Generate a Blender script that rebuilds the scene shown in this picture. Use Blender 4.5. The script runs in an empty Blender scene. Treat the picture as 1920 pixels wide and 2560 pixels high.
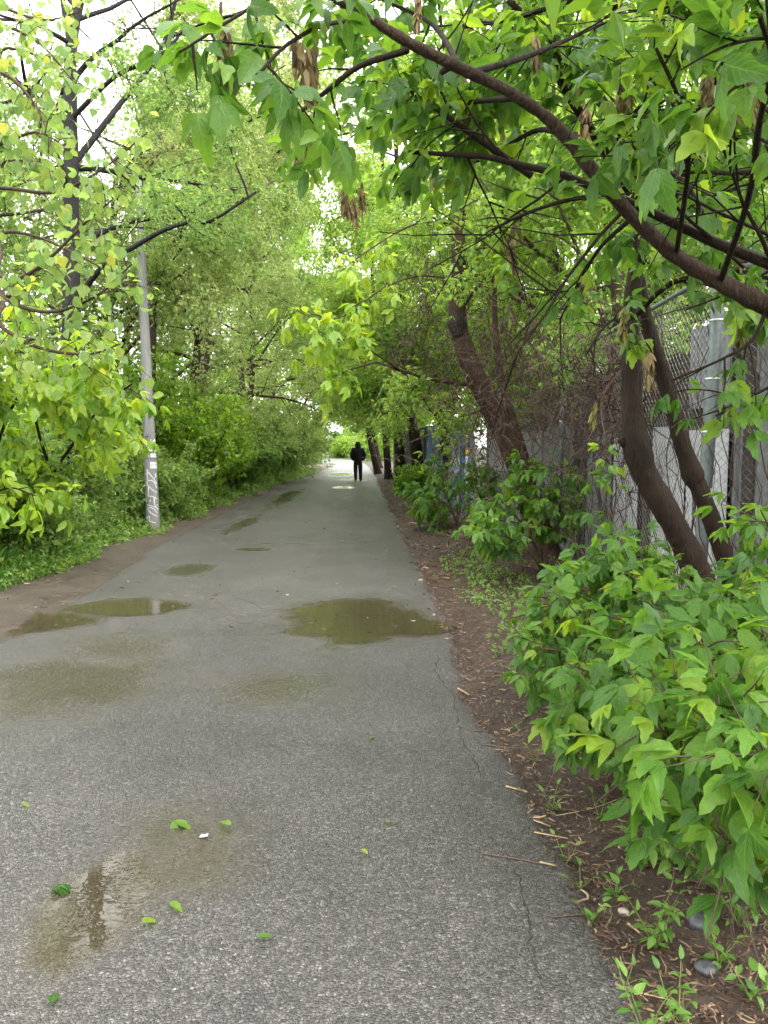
import bpy, math, random
import numpy as np
from mathutils import Vector, Matrix, noise

# ------------------------------------------------------------------ camera, sky, sun, exposure
scene = bpy.context.scene
C = scene.collection
CAM_H, PITCH, F = 1.6, math.radians(4.9), 1920.0
cam_d = bpy.data.cameras.new('camera'); cam = bpy.data.objects.new('camera', cam_d); C.objects.link(cam)
cam.location = (0, 0, CAM_H); cam.rotation_euler = (math.pi/2 - PITCH, 0, 0)
cam_d.sensor_fit = 'HORIZONTAL'; cam_d.sensor_width = 36; cam_d.lens = 36
cam_d.clip_start = 0.05; cam_d.clip_end = 2000
scene.camera = cam

world = bpy.data.worlds.new('World'); scene.world = world; world.use_nodes = True
wn = world.node_tree; wn.nodes.clear()
SUN_EL, SUN_ROT = math.radians(56), math.radians(125)
sky = wn.nodes.new('ShaderNodeTexSky'); sky.sky_type = 'NISHITA'; sky.sun_disc = False
sky.sun_elevation = SUN_EL; sky.sun_rotation = SUN_ROT; sky.air_density = 1.0; sky.dust_density = 4.0; sky.ozone_density = 1.0
hs = wn.nodes.new('ShaderNodeHueSaturation'); hs.inputs['Saturation'].default_value = 0.12
mx = wn.nodes.new('ShaderNodeMix'); mx.data_type = 'RGBA'; mx.inputs[0].default_value = 0.7
mx.inputs[7].default_value = (13.5, 13.5, 13.4, 1)          # even cloud layer over the clear sky
bg = wn.nodes.new('ShaderNodeBackground'); bg.inputs['Strength'].default_value = 0.14
wo = wn.nodes.new('ShaderNodeOutputWorld')
wn.links.new(sky.outputs[0], hs.inputs['Color']); wn.links.new(hs.outputs[0], mx.inputs[6])
wn.links.new(mx.outputs[2], bg.inputs['Color']); wn.links.new(bg.outputs[0], wo.inputs[0])

sun_d = bpy.data.lights.new('sun', 'SUN'); sun_d.energy = 1.5; sun_d.angle = math.radians(40); sun_d.color = (1, 0.97, 0.93)
sun = bpy.data.objects.new('sun', sun_d); C.objects.link(sun)
sun.location = (0, 0, 30)
sd = Vector((math.cos(SUN_EL)*math.sin(SUN_ROT), math.cos(SUN_EL)*math.cos(SUN_ROT), math.sin(SUN_EL)))
sun.rotation_euler = sd.to_track_quat('Z', 'Y').to_euler()

vs = scene.view_settings
vs.view_transform = 'Standard'; vs.look = 'None'; vs.gamma = 1; vs.use_curve_mapping = False
vs.exposure = 1.75
cy = scene.cycles
cy.max_bounces = 8; cy.diffuse_bounces = 4; cy.glossy_bounces = 2; cy.transmission_bounces = 8; cy.transparent_max_bounces = 6
cy.sample_clamp_indirect = 6; cy.caustics_reflective = False; cy.caustics_refractive = False
cy.use_denoising = True; cy.use_adaptive_sampling = True; cy.adaptive_threshold = 0.03

R = random.Random(7)
NR = np.random.default_rng(11)
cp, sp = math.cos(PITCH), math.sin(PITCH)
def at(u, v, t):
    """point of the place seen at photo pixel u,v at depth t metres"""
    a, b = (u-960)/F, (1280-v)/F
    return Vector((a*t, (cp + b*sp)*t, CAM_H + (b*cp - sp)*t))
def gd(u, v, z=0.0):
    b = (1280-v)/F
    return at(u, v, (CAM_H-z)/(sp - b*cp))
def proj(P):
    P = np.asarray(P, float); y = P[..., 1]; z = P[..., 2]-CAM_H
    t = np.maximum(y*cp - z*sp, 1e-4); h = y*sp + z*cp
    return 960 + F*P[..., 0]/t, 1280 - F*h/t, y*cp - z*sp

# ------------------------------------------------------------------ helpers
def tag(o, label=None, cat=None, group=None, kind=None):
    if label: o['label'] = label
    if cat: o['category'] = cat
    if group: o['group'] = group
    if kind: o['kind'] = kind
    return o
def empty(name, loc):
    o = bpy.data.objects.new(name, None); C.objects.link(o); o.location = loc; o.empty_display_size = 0.2
    return o
def link(name, me, parent=None, loc=None):
    o = bpy.data.objects.new(name, me); C.objects.link(o)
    if parent is not None:
        o.parent = parent
        if loc is None: loc = -Vector(parent.location) if parent.parent is None else (0, 0, 0)
    if loc is not None: o.location = loc
    return o
def tri_mesh(name, V, T, mat, smooth=False, tint=None, uv=None, matidx=None):
    """fast mesh from arrays; T is (m,3) or (m,4)"""
    V = np.asarray(V, np.float32); T = np.asarray(T, np.int32); k = T.shape[1]
    me = bpy.data.meshes.new(name)
    me.vertices.add(len(V)); me.vertices.foreach_set('co', V.ravel())
    me.loops.add(T.size); me.loops.foreach_set('vertex_index', T.ravel())
    me.polygons.add(len(T)); me.polygons.foreach_set('loop_start', np.arange(0, T.size, k, dtype=np.int32))
    me.polygons.foreach_set('use_smooth', np.full(len(T), smooth))
    if tint is not None:
        a = me.attributes.new('tint', 'FLOAT', 'POINT'); a.data.foreach_set('value', np.asarray(tint, np.float32))
    if uv is not None:
        a = me.attributes.new('leafuv', 'FLOAT_VECTOR', 'POINT'); a.data.foreach_set('vector', np.asarray(uv, np.float32).ravel())
    me.materials.append(mat); me.update(calc_edges=True)
    return me
class MB:
    """collects tubes, boxes and sheets into one mesh of quads/tris"""
    def __init__(s): s.V = []; s.Fc = []; s.n = 0
    def add(s, V, Fc):
        V = np.asarray(V, float).reshape(-1, 3)
        s.V.append(V); s.Fc += [tuple(i + s.n for i in f) for f in Fc]; s.n += len(V)
    def tube(s, P, rad, sides=6, cap=True, rough=0.0):
        P = np.asarray([tuple(p) for p in P], float); n = len(P)
        rad = np.broadcast_to(np.asarray(rad, float), (n,))
        T = np.gradient(P, axis=0); T /= np.linalg.norm(T, axis=1)[:, None] + 1e-9
        ref = np.array([0, 0, 1.0]) if abs(T[0, 2]) < 0.9 else np.array([1.0, 0, 0])
        A = np.zeros_like(P); a = ref - T[0]*ref.dot(T[0]); A[0] = a/np.linalg.norm(a)
        for i in range(1, n):
            a = A[i-1] - T[i]*A[i-1].dot(T[i]); A[i] = a/(np.linalg.norm(a)+1e-9)
        B = np.cross(T, A); th = np.arange(sides)*2*math.pi/sides
        RR = np.broadcast_to(rad[:, None], (n, sides))
        if rough: RR = RR*(1+rough*np.array([[noise.noise(Vector((math.cos(a)*1.4, math.sin(a)*1.4, z*.55+sides)))+.6*noise.noise(Vector((math.cos(a)*4, math.sin(a)*4, z*.3))) for a in th] for z in range(n)]))
        V = P[:, None] + RR[:, :, None]*(A[:, None]*np.cos(th)[None, :, None] + B[:, None]*np.sin(th)[None, :, None])
        Fc = []
        for i in range(n-1):
            for j in range(sides):
                k = (j+1) % sides
                Fc.append((i*sides+j, i*sides+k, (i+1)*sides+k, (i+1)*sides+j))
        if cap: Fc.append(tuple(range((n-1)*sides, n*sides)))
        s.add(V, Fc)
    def box(s, c, half, rotz=0.0):
        c = np.asarray(c, float); h = np.asarray(half, float)
        q = np.array([[x, y, z] for z in (-1, 1) for y in (-1, 1) for x in (-1, 1)])*h
        cz, sz = math.cos(rotz), math.sin(rotz)
        q = np.stack([q[:, 0]*cz - q[:, 1]*sz, q[:, 0]*sz + q[:, 1]*cz, q[:, 2]], 1)
        s.add(q + c, [(0, 2, 3, 1), (4, 5, 7, 6), (0, 1, 5, 4), (2, 6, 7, 3), (0, 4, 6, 2), (1, 3, 7, 5)])
    def mesh(s, name, mat, smooth=True):
        me = bpy.data.meshes.new(name)
        me.from_pydata(np.concatenate(s.V).tolist(), [], s.Fc)
        if smooth: me.polygons.foreach_set('use_smooth', np.full(len(me.polygons), True))
        me.materials.append(mat); me.update()
        return me
    def build(s, name, mat, parent=None, smooth=True):
        return link(name, s.mesh(name, mat, smooth), parent)
def smooth_line(P, n):
    """Catmull-Rom through points, n samples per span"""
    P = [Vector(p) for p in P]; Q = [2*P[0]-P[1]] + P + [2*P[-1]-P[-2]]; out = []
    for i in range(1, len(Q)-2):
        for k in range(n):
            t = k/n; a, b, c, d = Q[i-1], Q[i], Q[i+1], Q[i+2]
            out.append(0.5*((2*b) + (c-a)*t + (2*a-5*b+4*c-d)*t*t + (3*b-a-3*c+d)*t*t*t))
    out.append(P[-1]); return out
def fbm(x, y, z=0.0, s=1.0): return noise.noise(Vector((x*s, y*s, z)))

# ------------------------------------------------------------------ materials
def mat(name):
    m = bpy.data.materials.new(name); m.use_nodes = True
    nt = m.node_tree; return m, nt, nt.nodes['Principled BSDF'], nt.nodes['Material Output']
def nn(nt, t, **kw):
    n = nt.nodes.new(t)
    for k, v in kw.items():
        if k in n.inputs: n.inputs[k].default_value = v
        else: setattr(n, k, v)
    return n
def ramp(nt, stops):
    r = nt.nodes.new('ShaderNodeValToRGB'); e = r.color_ramp.elements
    while len(e) < len(stops): e.new(0.5)
    for i, (p, c) in enumerate(stops): e[i].position = p; e[i].color = (*c, 1)
    return r
def leaf_mat(name, stops, trans=0.5, gain=1.7, rough=0.38, veins=False):
    m, nt, pb, out = mat(name); L = nt.links
    a = nn(nt, 'ShaderNodeAttribute', attribute_name='tint'); oi = nn(nt, 'ShaderNodeObjectInfo')
    ad = nn(nt, 'ShaderNodeMath', operation='ADD'); fr = nn(nt, 'ShaderNodeMath', operation='FRACT')
    L.new(a.outputs['Fac'], ad.inputs[0]); L.new(oi.outputs['Random'], ad.inputs[1]); L.new(ad.outputs[0], fr.inputs[0])
    r = ramp(nt, stops); L.new(fr.outputs[0], r.inputs[0]); col = r.outputs[0]
    if veins:
        u = nn(nt, 'ShaderNodeAttribute', attribute_name='leafuv'); sx = nn(nt, 'ShaderNodeSeparateXYZ'); L.new(u.outputs['Vector'], sx.inputs[0])
        ab = nn(nt, 'ShaderNodeMath', operation='ABSOLUTE'); L.new(sx.outputs[0], ab.inputs[0])
        mu = nn(nt, 'ShaderNodeMath', operation='MULTIPLY_ADD'); mu.inputs[1].default_value = -0.32; L.new(ab.outputs[0], mu.inputs[0]); L.new(sx.outputs[1], mu.inputs[2])
        m2 = nn(nt, 'ShaderNodeMath', operation='MULTIPLY'); m2.inputs[1].default_value = 44; L.new(mu.outputs[0], m2.inputs[0])
        sn = nn(nt, 'ShaderNodeMath', operation='SINE'); L.new(m2.outputs[0], sn.inputs[0])
        pw = nn(nt, 'ShaderNodeMapRange'); pw.inputs[1].default_value = 0.86; pw.inputs[2].default_value = 1; L.new(sn.outputs[0], pw.inputs[0])
        mid = nn(nt, 'ShaderNodeMapRange'); mid.inputs[1].default_value = 0.09; mid.inputs[2].default_value = 0.02; L.new(ab.outputs[0], mid.inputs[0])
        mxm = nn(nt, 'ShaderNodeMath', operation='MAXIMUM'); L.new(pw.outputs[0], mxm.inputs[0]); L.new(mid.outputs[0], mxm.inputs[1])
        sc = nn(nt, 'ShaderNodeMath', operation='MULTIPLY'); sc.inputs[1].default_value = 0.22; L.new(mxm.outputs[0], sc.inputs[0])
        mc = nn(nt, 'ShaderNodeMix', data_type='RGBA'); mc.inputs[7].default_value = (0.25, 0.36, 0.1, 1)
        L.new(sc.outputs[0], mc.inputs[0]); L.new(col, mc.inputs[6]); col = mc.outputs[2]
        bp = nn(nt, 'ShaderNodeBump', Strength=0.35, Distance=0.004, invert=True); L.new(mxm.outputs[0], bp.inputs['Height']); L.new(bp.outputs[0], pb.inputs['Normal'])
        bl = nn(nt, 'ShaderNodeTexNoise', Scale=3.2, Detail=5, Roughness=0.7); tcl = nn(nt, 'ShaderNodeTexCoord'); L.new(tcl.outputs['Object'], bl.inputs['Vector'])
        br_ = ramp(nt, [(0.3, (0.72, 0.76, 0.7)), (0.7, (1.22, 1.18, 1.1))]); L.new(bl.outputs[0], br_.inputs[0])
        mb_ = nn(nt, 'ShaderNodeMix', data_type='RGBA', blend_type='MULTIPLY'); mb_.inputs[0].default_value = 1; L.new(col, mb_.inputs[6]); L.new(br_.outputs[0], mb_.inputs[7]); col = mb_.outputs[2]
    L.new(col, pb.inputs['Base Color']); pb.inputs['Roughness'].default_value = rough; pb.inputs['Specular IOR Level'].default_value = 0.42
    tr = nn(nt, 'ShaderNodeBsdfTranslucent'); hv = nn(nt, 'ShaderNodeHueSaturation', Hue=0.478, Saturation=1.05, Value=gain)
    L.new(col, hv.inputs['Color']); L.new(hv.outputs[0], tr.inputs[0])
    ms = nn(nt, 'ShaderNodeMixShader'); ms.inputs[0].default_value = trans
    L.new(pb.outputs[0], ms.inputs[1]); L.new(tr.outputs[0], ms.inputs[2]); L.new(ms.outputs[0], out.inputs[0])
    return m
M = {}
M['box'] = leaf_mat('box_elder_leaf', [(0, (0.04, 0.118, 0.017)), (0.45, (0.072, 0.18, 0.022)), (0.85, (0.12, 0.24, 0.027)), (1, (0.2, 0.31, 0.032))], 0.5, 1.85, 0.42, True)
M['boxcloud'] = leaf_mat('box_elder_foliage', [(0, (0.06, 0.15, 0.02)), (0.5, (0.11, 0.22, 0.025)), (0.85, (0.17, 0.29, 0.03)), (1, (0.25, 0.34, 0.03))], 0.52, 2.1)
M['lime'] = leaf_mat('lime_green_foliage', [(0, (0.10, 0.2, 0.035)), (0.5, (0.155, 0.265, 0.045)), (1, (0.24, 0.34, 0.06))], 0.52, 2.0)
M['mid'] = leaf_mat('mid_green_foliage', [(0, (0.08, 0.155, 0.036)), (0.5, (0.125, 0.22, 0.05)), (0.9, (0.18, 0.28, 0.065)), (1, (0.26, 0.32, 0.075))], 0.52, 2.0)
M['dull'] = leaf_mat('seeded_green_foliage', [(0, (0.12, 0.19, 0.055)), (0.5, (0.175, 0.255, 0.07)), (0.85, (0.235, 0.3, 0.095)), (1, (0.3, 0.31, 0.14))], 0.52, 2.0)
M['limebox'] = leaf_mat('lime_box_elder_leaf', [(0, (0.12, 0.24, 0.028)), (0.5, (0.19, 0.31, 0.03)), (1, (0.28, 0.38, 0.04))], 0.52, 1.8, 0.36, True)
M['poplar'] = leaf_mat('poplar_leaf', [(0, (0.12, 0.22, 0.06)), (0.5, (0.17, 0.28, 0.07)), (0.95, (0.23, 0.32, 0.08)), (1, (0.42, 0.40, 0.04))], 0.52, 1.8, 0.35, True)
M['weed'] = leaf_mat('weed_leaf', [(0, (0.07, 0.17, 0.03)), (0.6, (0.12, 0.25, 0.045)), (1, (0.18, 0.3, 0.06))], 0.4, 1.6, 0.4, True)
M['grass'] = leaf_mat('grass_blade', [(0, (0.045, 0.13, 0.018)), (0.6, (0.08, 0.2, 0.025)), (1, (0.15, 0.25, 0.04))], 0.4, 1.6)
M['seed'] = leaf_mat('dry_seed_wing', [(0, (0.13, 0.105, 0.04)), (0.5, (0.2, 0.15, 0.062)), (1, (0.29, 0.21, 0.1))], 0.3, 1.4, 0.6)
M['seedgreen'] = leaf_mat('green_seed_wing', [(0, (0.13, 0.14, 0.04)), (0.5, (0.19, 0.18, 0.05)), (1, (0.25, 0.21, 0.07))], 0.35, 1.4, 0.6)
M['litter'] = leaf_mat('dead_plant_litter', [(0, (0.022, 0.013, 0.009)), (0.4, (0.075, 0.041, 0.027)), (0.75, (0.15, 0.09, 0.057)), (1, (0.28, 0.2, 0.12))], 0.05, 1.0, 0.55)

def bark(name, c1, c2, scale=14, rough=0.75, bump=0.6):
    m, nt, pb, out = mat(name); L = nt.links
    tc = nn(nt, 'ShaderNodeTexCoord'); mp = nn(nt, 'ShaderNodeMapping'); mp.inputs['Scale'].default_value = (1, 1, 0.16); L.new(tc.outputs['Object'], mp.inputs[0])
    n1 = nn(nt, 'ShaderNodeTexNoise', Scale=scale*3, Detail=6, Roughness=0.65); L.new(mp.outputs[0], n1.inputs['Vector'])
    n2 = nn(nt, 'ShaderNodeTexNoise', Scale=3.5, Detail=3); L.new(tc.outputs['Object'], n2.inputs['Vector'])
    mxn = nn(nt, 'ShaderNodeMath', operation='MULTIPLY_ADD'); mxn.inputs[1].default_value = 0.6; L.new(n1.outputs[0], mxn.inputs[0])
    m3 = nn(nt, 'ShaderNodeMath', operation='MULTIPLY'); m3.inputs[1].default_value = 0.42; L.new(n2.outputs[0], m3.inputs[0]); L.new(m3.outputs[0], mxn.inputs[2])
    r = ramp(nt, [(0.3, c1), (0.68, c2)]); L.new(mxn.outputs[0], r.inputs[0])
    n3 = nn(nt, 'ShaderNodeTexNoise', Scale=9, Detail=8, Roughness=0.75); L.new(tc.outputs['Object'], n3.inputs['Vector'])
    lf = ramp(nt, [(0.56, (0, 0, 0)), (0.7, (1, 1, 1))]); L.new(n3.outputs[0], lf.inputs[0]); lm = nn(nt, 'ShaderNodeMath', operation='MULTIPLY'); lm.inputs[1].default_value = 0.35; L.new(lf.outputs[0], lm.inputs[0])
    li = nn(nt, 'ShaderNodeMix', data_type='RGBA'); li.inputs[7].default_value = (c2[0]*1.7, c2[1]*1.9, c2[2]*1.9, 1); L.new(lm.outputs[0], li.inputs[0]); L.new(r.outputs[0], li.inputs[6]); L.new(li.outputs[2], pb.inputs['Base Color'])   # dry flaking patches
    wv = nn(nt, 'ShaderNodeTexVoronoi', Scale=scale*1.6); wv.feature = 'DISTANCE_TO_EDGE'; mp2 = nn(nt, 'ShaderNodeMapping'); mp2.inputs['Scale'].default_value = (1, 1, 0.3); L.new(tc.outputs['Object'], mp2.inputs[0]); L.new(mp2.outputs[0], wv.inputs['Vector'])
    hsum = nn(nt, 'ShaderNodeMath', operation='MULTIPLY_ADD'); hsum.inputs[1].default_value = 0.8; L.new(wv.outputs['Distance'], hsum.inputs[0]); L.new(n1.outputs[0], hsum.inputs[2])
    bp = nn(nt, 'ShaderNodeBump', Strength=min(1, bump*1.6), Distance=0.02); L.new(hsum.outputs[0], bp.inputs['Height']); L.new(bp.outputs[0], pb.inputs['Normal'])
    pb.inputs['Roughness'].default_value = rough; pb.inputs['Specular IOR Level'].default_value = 0.18
    return m
M['bark'] = bark('dark_wet_bark', (0.007, 0.0042, 0.0026), (0.028, 0.017, 0.0105))
M['barkred'] = bark('reddish_brown_bark', (0.016, 0.01, 0.0065), (0.07, 0.042, 0.026))
M['barkgrey'] = bark('grey_brown_bark', (0.025, 0.018, 0.014), (0.09, 0.068, 0.052))
M['barkblack'] = bark('blackish_bark', (0.008, 0.0075, 0.007), (0.03, 0.027, 0.026))
M['barklimb'] = bark('mottled_brown_bark', (0.018, 0.011, 0.008), (0.095, 0.062, 0.045), 30)
M['twig'] = bark('thin_twig_bark', (0.03, 0.02, 0.014), (0.1, 0.068, 0.05), 30, 0.8, 0.2)
M['vine'] = bark('dry_vine_stem', (0.024, 0.015, 0.011), (0.085, 0.055, 0.042), 30, 0.85, 0.2)
M['stem'] = bark('green_shoot', (0.06, 0.09, 0.025), (0.14, 0.16, 0.05), 30, 0.6, 0.1)

def plain(name, c, rough=0.6, metal=0.0, var=0.0, scale=8.0, bump=0.0, spec=0.5):
    m, nt, pb, out = mat(name); L = nt.links
    n = nn(nt, 'ShaderNodeTexNoise', Scale=scale, Detail=6, Roughness=0.6); tc = nn(nt, 'ShaderNodeTexCoord'); L.new(tc.outputs['Object'], n.inputs['Vector'])
    r = ramp(nt, [(0.3, tuple(x*(1-var) for x in c)), (0.7, tuple(min(1, x*(1+var)) for x in c))]); L.new(n.outputs[0], r.inputs[0]); L.new(r.outputs[0], pb.inputs['Base Color'])
    pb.inputs['Roughness'].default_value = rough; pb.inputs['Metallic'].default_value = metal; pb.inputs['Specular IOR Level'].default_value = spec
    if bump:
        b = nn(nt, 'ShaderNodeBump', Strength=bump, Distance=0.01); L.new(n.outputs[0], b.inputs['Height']); L.new(b.outputs[0], pb.inputs['Normal'])
    return m
M['galv'] = plain('galvanised_steel', (0.12, 0.14, 0.14), 0.6, 0.25, 0.25, 20)
M['wire'] = plain('weathered_fence_wire', (0.17, 0.16, 0.15), 0.55, 0.3, 0.45, 5)
M['sheet'] = plain('pale_painted_sheet_metal', (0.44, 0.455, 0.465), 0.6, 0.0, 0.12, 4)
M['sheetdirty'] = plain('grimy_grey_sheet_metal', (0.17, 0.178, 0.182), 0.65, 0.0, 0.3, 5)
M['darkwood'] = plain('dark_weathered_timber', (0.045, 0.038, 0.032), 0.85, 0, 0.5, 6, 0.4)
M['white'] = plain('white_paint', (0.72, 0.73, 0.73), 0.6, 0, 0.1, 30)
M['spray'] = plain('faded_white_spray_paint', (0.42, 0.425, 0.42), 0.8, 0, 0.35, 25)
M['black'] = plain('black_ink', (0.02, 0.02, 0.022), 0.6, 0, 0.2, 30)
M['yellow'] = plain('yellow_tape', (0.55, 0.36, 0.03), 0.5, 0, 0.15, 40)
M['tape'] = plain('silver_tape', (0.55, 0.57, 0.57), 0.4, 0.2, 0.1, 40)
M['paper'] = plain('white_paper', (0.45, 0.455, 0.46), 0.8, 0, 0.12, 30)
M['straw'] = plain('pale_dry_stalk', (0.36, 0.26, 0.14), 0.7, 0, 0.3, 60)
M['stick'] = plain('brown_wet_stick', (0.08, 0.045, 0.032), 0.5, 0, 0.4, 60)
M['crack'] = plain('dark_crack', (0.018, 0.017, 0.016), 0.9, 0, 0.3, 60)
M['stone'] = plain('dark_wet_stone', (0.045, 0.047, 0.052), 0.35, 0, 0.5, 25, 0.5)
M['palestone'] = plain('pale_pebble', (0.3, 0.24, 0.2), 0.6, 0, 0.3, 40, 0.3)
M['cloth'] = plain('black_jacket_cloth', (0.012, 0.012, 0.014), 0.8, 0, 0.3, 30, 0.3, 0.2)
M['trousers'] = plain('black_trouser_cloth', (0.014, 0.013, 0.013), 0.85, 0, 0.3, 30, 0.3, 0.2)
M['shoe'] = plain('black_shoe', (0.01, 0.01, 0.01), 0.5, 0, 0.2, 30)
M['skin'] = plain('skin', (0.3, 0.19, 0.14), 0.6)

def concrete():
    m, nt, pb, out = mat('grey_concrete_pole'); L = nt.links
    tc = nn(nt, 'ShaderNodeTexCoord'); mp = nn(nt, 'ShaderNodeMapping'); mp.inputs['Scale'].default_value = (6, 6, 0.5); L.new(tc.outputs['Object'], mp.inputs[0])
    n = nn(nt, 'ShaderNodeTexNoise', Scale=2.2, Detail=6, Roughness=0.6); L.new(mp.outputs[0], n.inputs['Vector'])
    n2 = nn(nt, 'ShaderNodeTexNoise', Scale=60, Detail=3); L.new(tc.outputs['Object'], n2.inputs['Vector'])
    r = ramp(nt, [(0.3, (0.11, 0.11, 0.105)), (0.7, (0.19, 0.19, 0.18))]); L.new(n.outputs[0], r.inputs[0])
    sx = nn(nt, 'ShaderNodeSeparateXYZ'); L.new(tc.outputs['Object'], sx.inputs[0])
    mr = nn(nt, 'ShaderNodeMapRange'); mr.inputs[1].default_value = 0.32; mr.inputs[2].default_value = 0.02; L.new(sx.outputs[2], mr.inputs[0])
    mc = nn(nt, 'ShaderNodeMix', data_type='RGBA'); mc.inputs[7].default_value = (0.13, 0.095, 0.07, 1)   # mud splashed on the foot
    mm = nn(nt, 'ShaderNodeMath', operation='MULTIPLY'); L.new(mr.outputs[0], mm.inputs[0]); L.new(n.outputs[0], mm.inputs[1])
    L.new(mm.outputs[0], mc.inputs[0]); L.new(r.outputs[0], mc.inputs[6]); L.new(mc.outputs[2], pb.inputs['Base Color'])
    b = nn(nt, 'ShaderNodeBump', Strength=0.25, Distance=0.005); L.new(n2.outputs[0], b.inputs['Height']); L.new(b.outputs[0], pb.inputs['Normal'])
    pb.inputs['Roughness'].default_value = 0.8
    return m
M['concrete'] = concrete()

def asphalt():
    m, nt, pb, out = mat('wet_chip_asphalt'); L = nt.links
    g = nn(nt, 'ShaderNodeNewGeometry'); wet = nn(nt, 'ShaderNodeAttribute', attribute_name='wet')
    nz = nn(nt, 'ShaderNodeTexNoise', Scale=55, Detail=2); L.new(g.outputs['Position'], nz.inputs['Vector'])
    va = nn(nt, 'ShaderNodeMix', data_type='VECTOR'); va.inputs[0].default_value = 0.012
    L.new(g.outputs['Position'], va.inputs[4]); L.new(nz.outputs['Color'], va.inputs[5])
    v1 = nn(nt, 'ShaderNodeTexVoronoi', Scale=96, Randomness=1); v1.feature = 'F1'; L.new(va.outputs[1], v1.inputs['Vector'])
    v2 = nn(nt, 'ShaderNodeTexVoronoi', Scale=96, Randomness=1); v2.feature = 'DISTANCE_TO_EDGE'; L.new(va.outputs[1], v2.inputs['Vector'])
    v3 = nn(nt, 'ShaderNodeTexVoronoi', Scale=210, Randomness=1); v3.feature = 'F1'; L.new(va.outputs[1], v3.inputs['Vector'])
    sx = nn(nt, 'ShaderNodeSeparateColor'); L.new(v1.outputs['Color'], sx.inputs[0]); s3 = nn(nt, 'ShaderNodeSeparateColor'); L.new(v3.outputs['Color'], s3.inputs[0])
    chip = ramp(nt, [(0.0, (0.030, 0.030, 0.030)), (0.42, (0.052, 0.051, 0.050)), (0.6, (0.105, 0.103, 0.099)), (0.86, (0.15, 0.147, 0.14)), (1.0, (0.25, 0.243, 0.23))]); L.new(sx.outputs[0], chip.inputs[0])
    fine = ramp(nt, [(0.0, (0.026, 0.026, 0.026)), (0.6, (0.062, 0.061, 0.059)), (1.0, (0.15, 0.147, 0.14))]); L.new(s3.outputs[0], fine.inputs[0])
    ed = nn(nt, 'ShaderNodeMapRange'); ed.inputs[1].default_value = 0.04; ed.inputs[2].default_value = 0.26; L.new(v2.outputs['Distance'], ed.inputs[0])
    c1 = nn(nt, 'ShaderNodeMix', data_type='RGBA'); L.new(ed.outputs[0], c1.inputs[0]); L.new(fine.outputs[0], c1.inputs[6]); L.new(chip.outputs[0], c1.inputs[7])
    lg = nn(nt, 'ShaderNodeTexNoise', Scale=1.1, Detail=6, Roughness=0.6); L.new(g.outputs['Position'], lg.inputs['Vector'])
    lr = ramp(nt, [(0.3, (0.57, 0.545, 0.545)), (0.72, (1.0, 0.95, 0.95))]); L.new(lg.outputs[0], lr.inputs[0])
    c2 = nn(nt, 'ShaderNodeMix', data_type='RGBA', blend_type='MULTIPLY'); c2.inputs[0].default_value = 1; L.new(c1.outputs[2], c2.inputs[6]); L.new(lr.outputs[0], c2.inputs[7])
    sp2 = nn(nt, 'ShaderNodeTexNoise', Scale=34, Detail=3, Roughness=0.8); L.new(g.outputs['Position'], sp2.inputs['Vector'])
    sr = ramp(nt, [(0.34, (0.8, 0.79, 0.78)), (0.66, (1.22, 1.18, 1.15))]); L.new(sp2.outputs[0], sr.inputs[0])
    c2b = nn(nt, 'ShaderNodeMix', data_type='RGBA', blend_type='MULTIPLY'); c2b.inputs[0].default_value = 1; L.new(c2.outputs[2], c2b.inputs[6]); L.new(sr.outputs[0], c2b.inputs[7]); c2 = c2b
    # silt lying in the hollows
    wm = nn(nt, 'ShaderNodeMath', operation='MULTIPLY'); wm.inputs[1].default_value = 0.72; L.new(wet.outputs['Fac'], wm.inputs[0])
    c3 = nn(nt, 'ShaderNodeMix', data_type='RGBA'); c3.inputs[7].default_value = (0.042, 0.034, 0.019, 1); L.new(wm.outputs[0], c3.inputs[0]); L.new(c2.outputs[2], c3.inputs[6])
    L.new(c3.outputs[2], pb.inputs['Base Color'])
    rr = nn(nt, 'ShaderNodeMapRange'); rr.inputs[3].default_value = 0.40; rr.inputs[4].default_value = 0.07; L.new(wet.outputs['Fac'], rr.inputs[0]); L.new(rr.outputs[0], pb.inputs['Roughness'])
    hh = nn(nt, 'ShaderNodeMath', operation='MULTIPLY_ADD'); hh.inputs[1].default_value = 0.6; L.new(sx.outputs[1], hh.inputs[0]); L.new(ed.outputs[0], hh.inputs[2])
    bs = nn(nt, 'ShaderNodeMapRange'); bs.inputs[3].default_value = 0.75; bs.inputs[4].default_value = 0.08; L.new(wet.outputs['Fac'], bs.inputs[0])
    b = nn(nt, 'ShaderNodeBump', Distance=0.004); L.new(bs.outputs[0], b.inputs['Strength']); L.new(hh.outputs[0], b.inputs['Height']); L.new(b.outputs[0], pb.inputs['Normal'])
    pb.inputs['Specular IOR Level'].default_value = 0.5
    return m
M['asphalt'] = asphalt()
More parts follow.
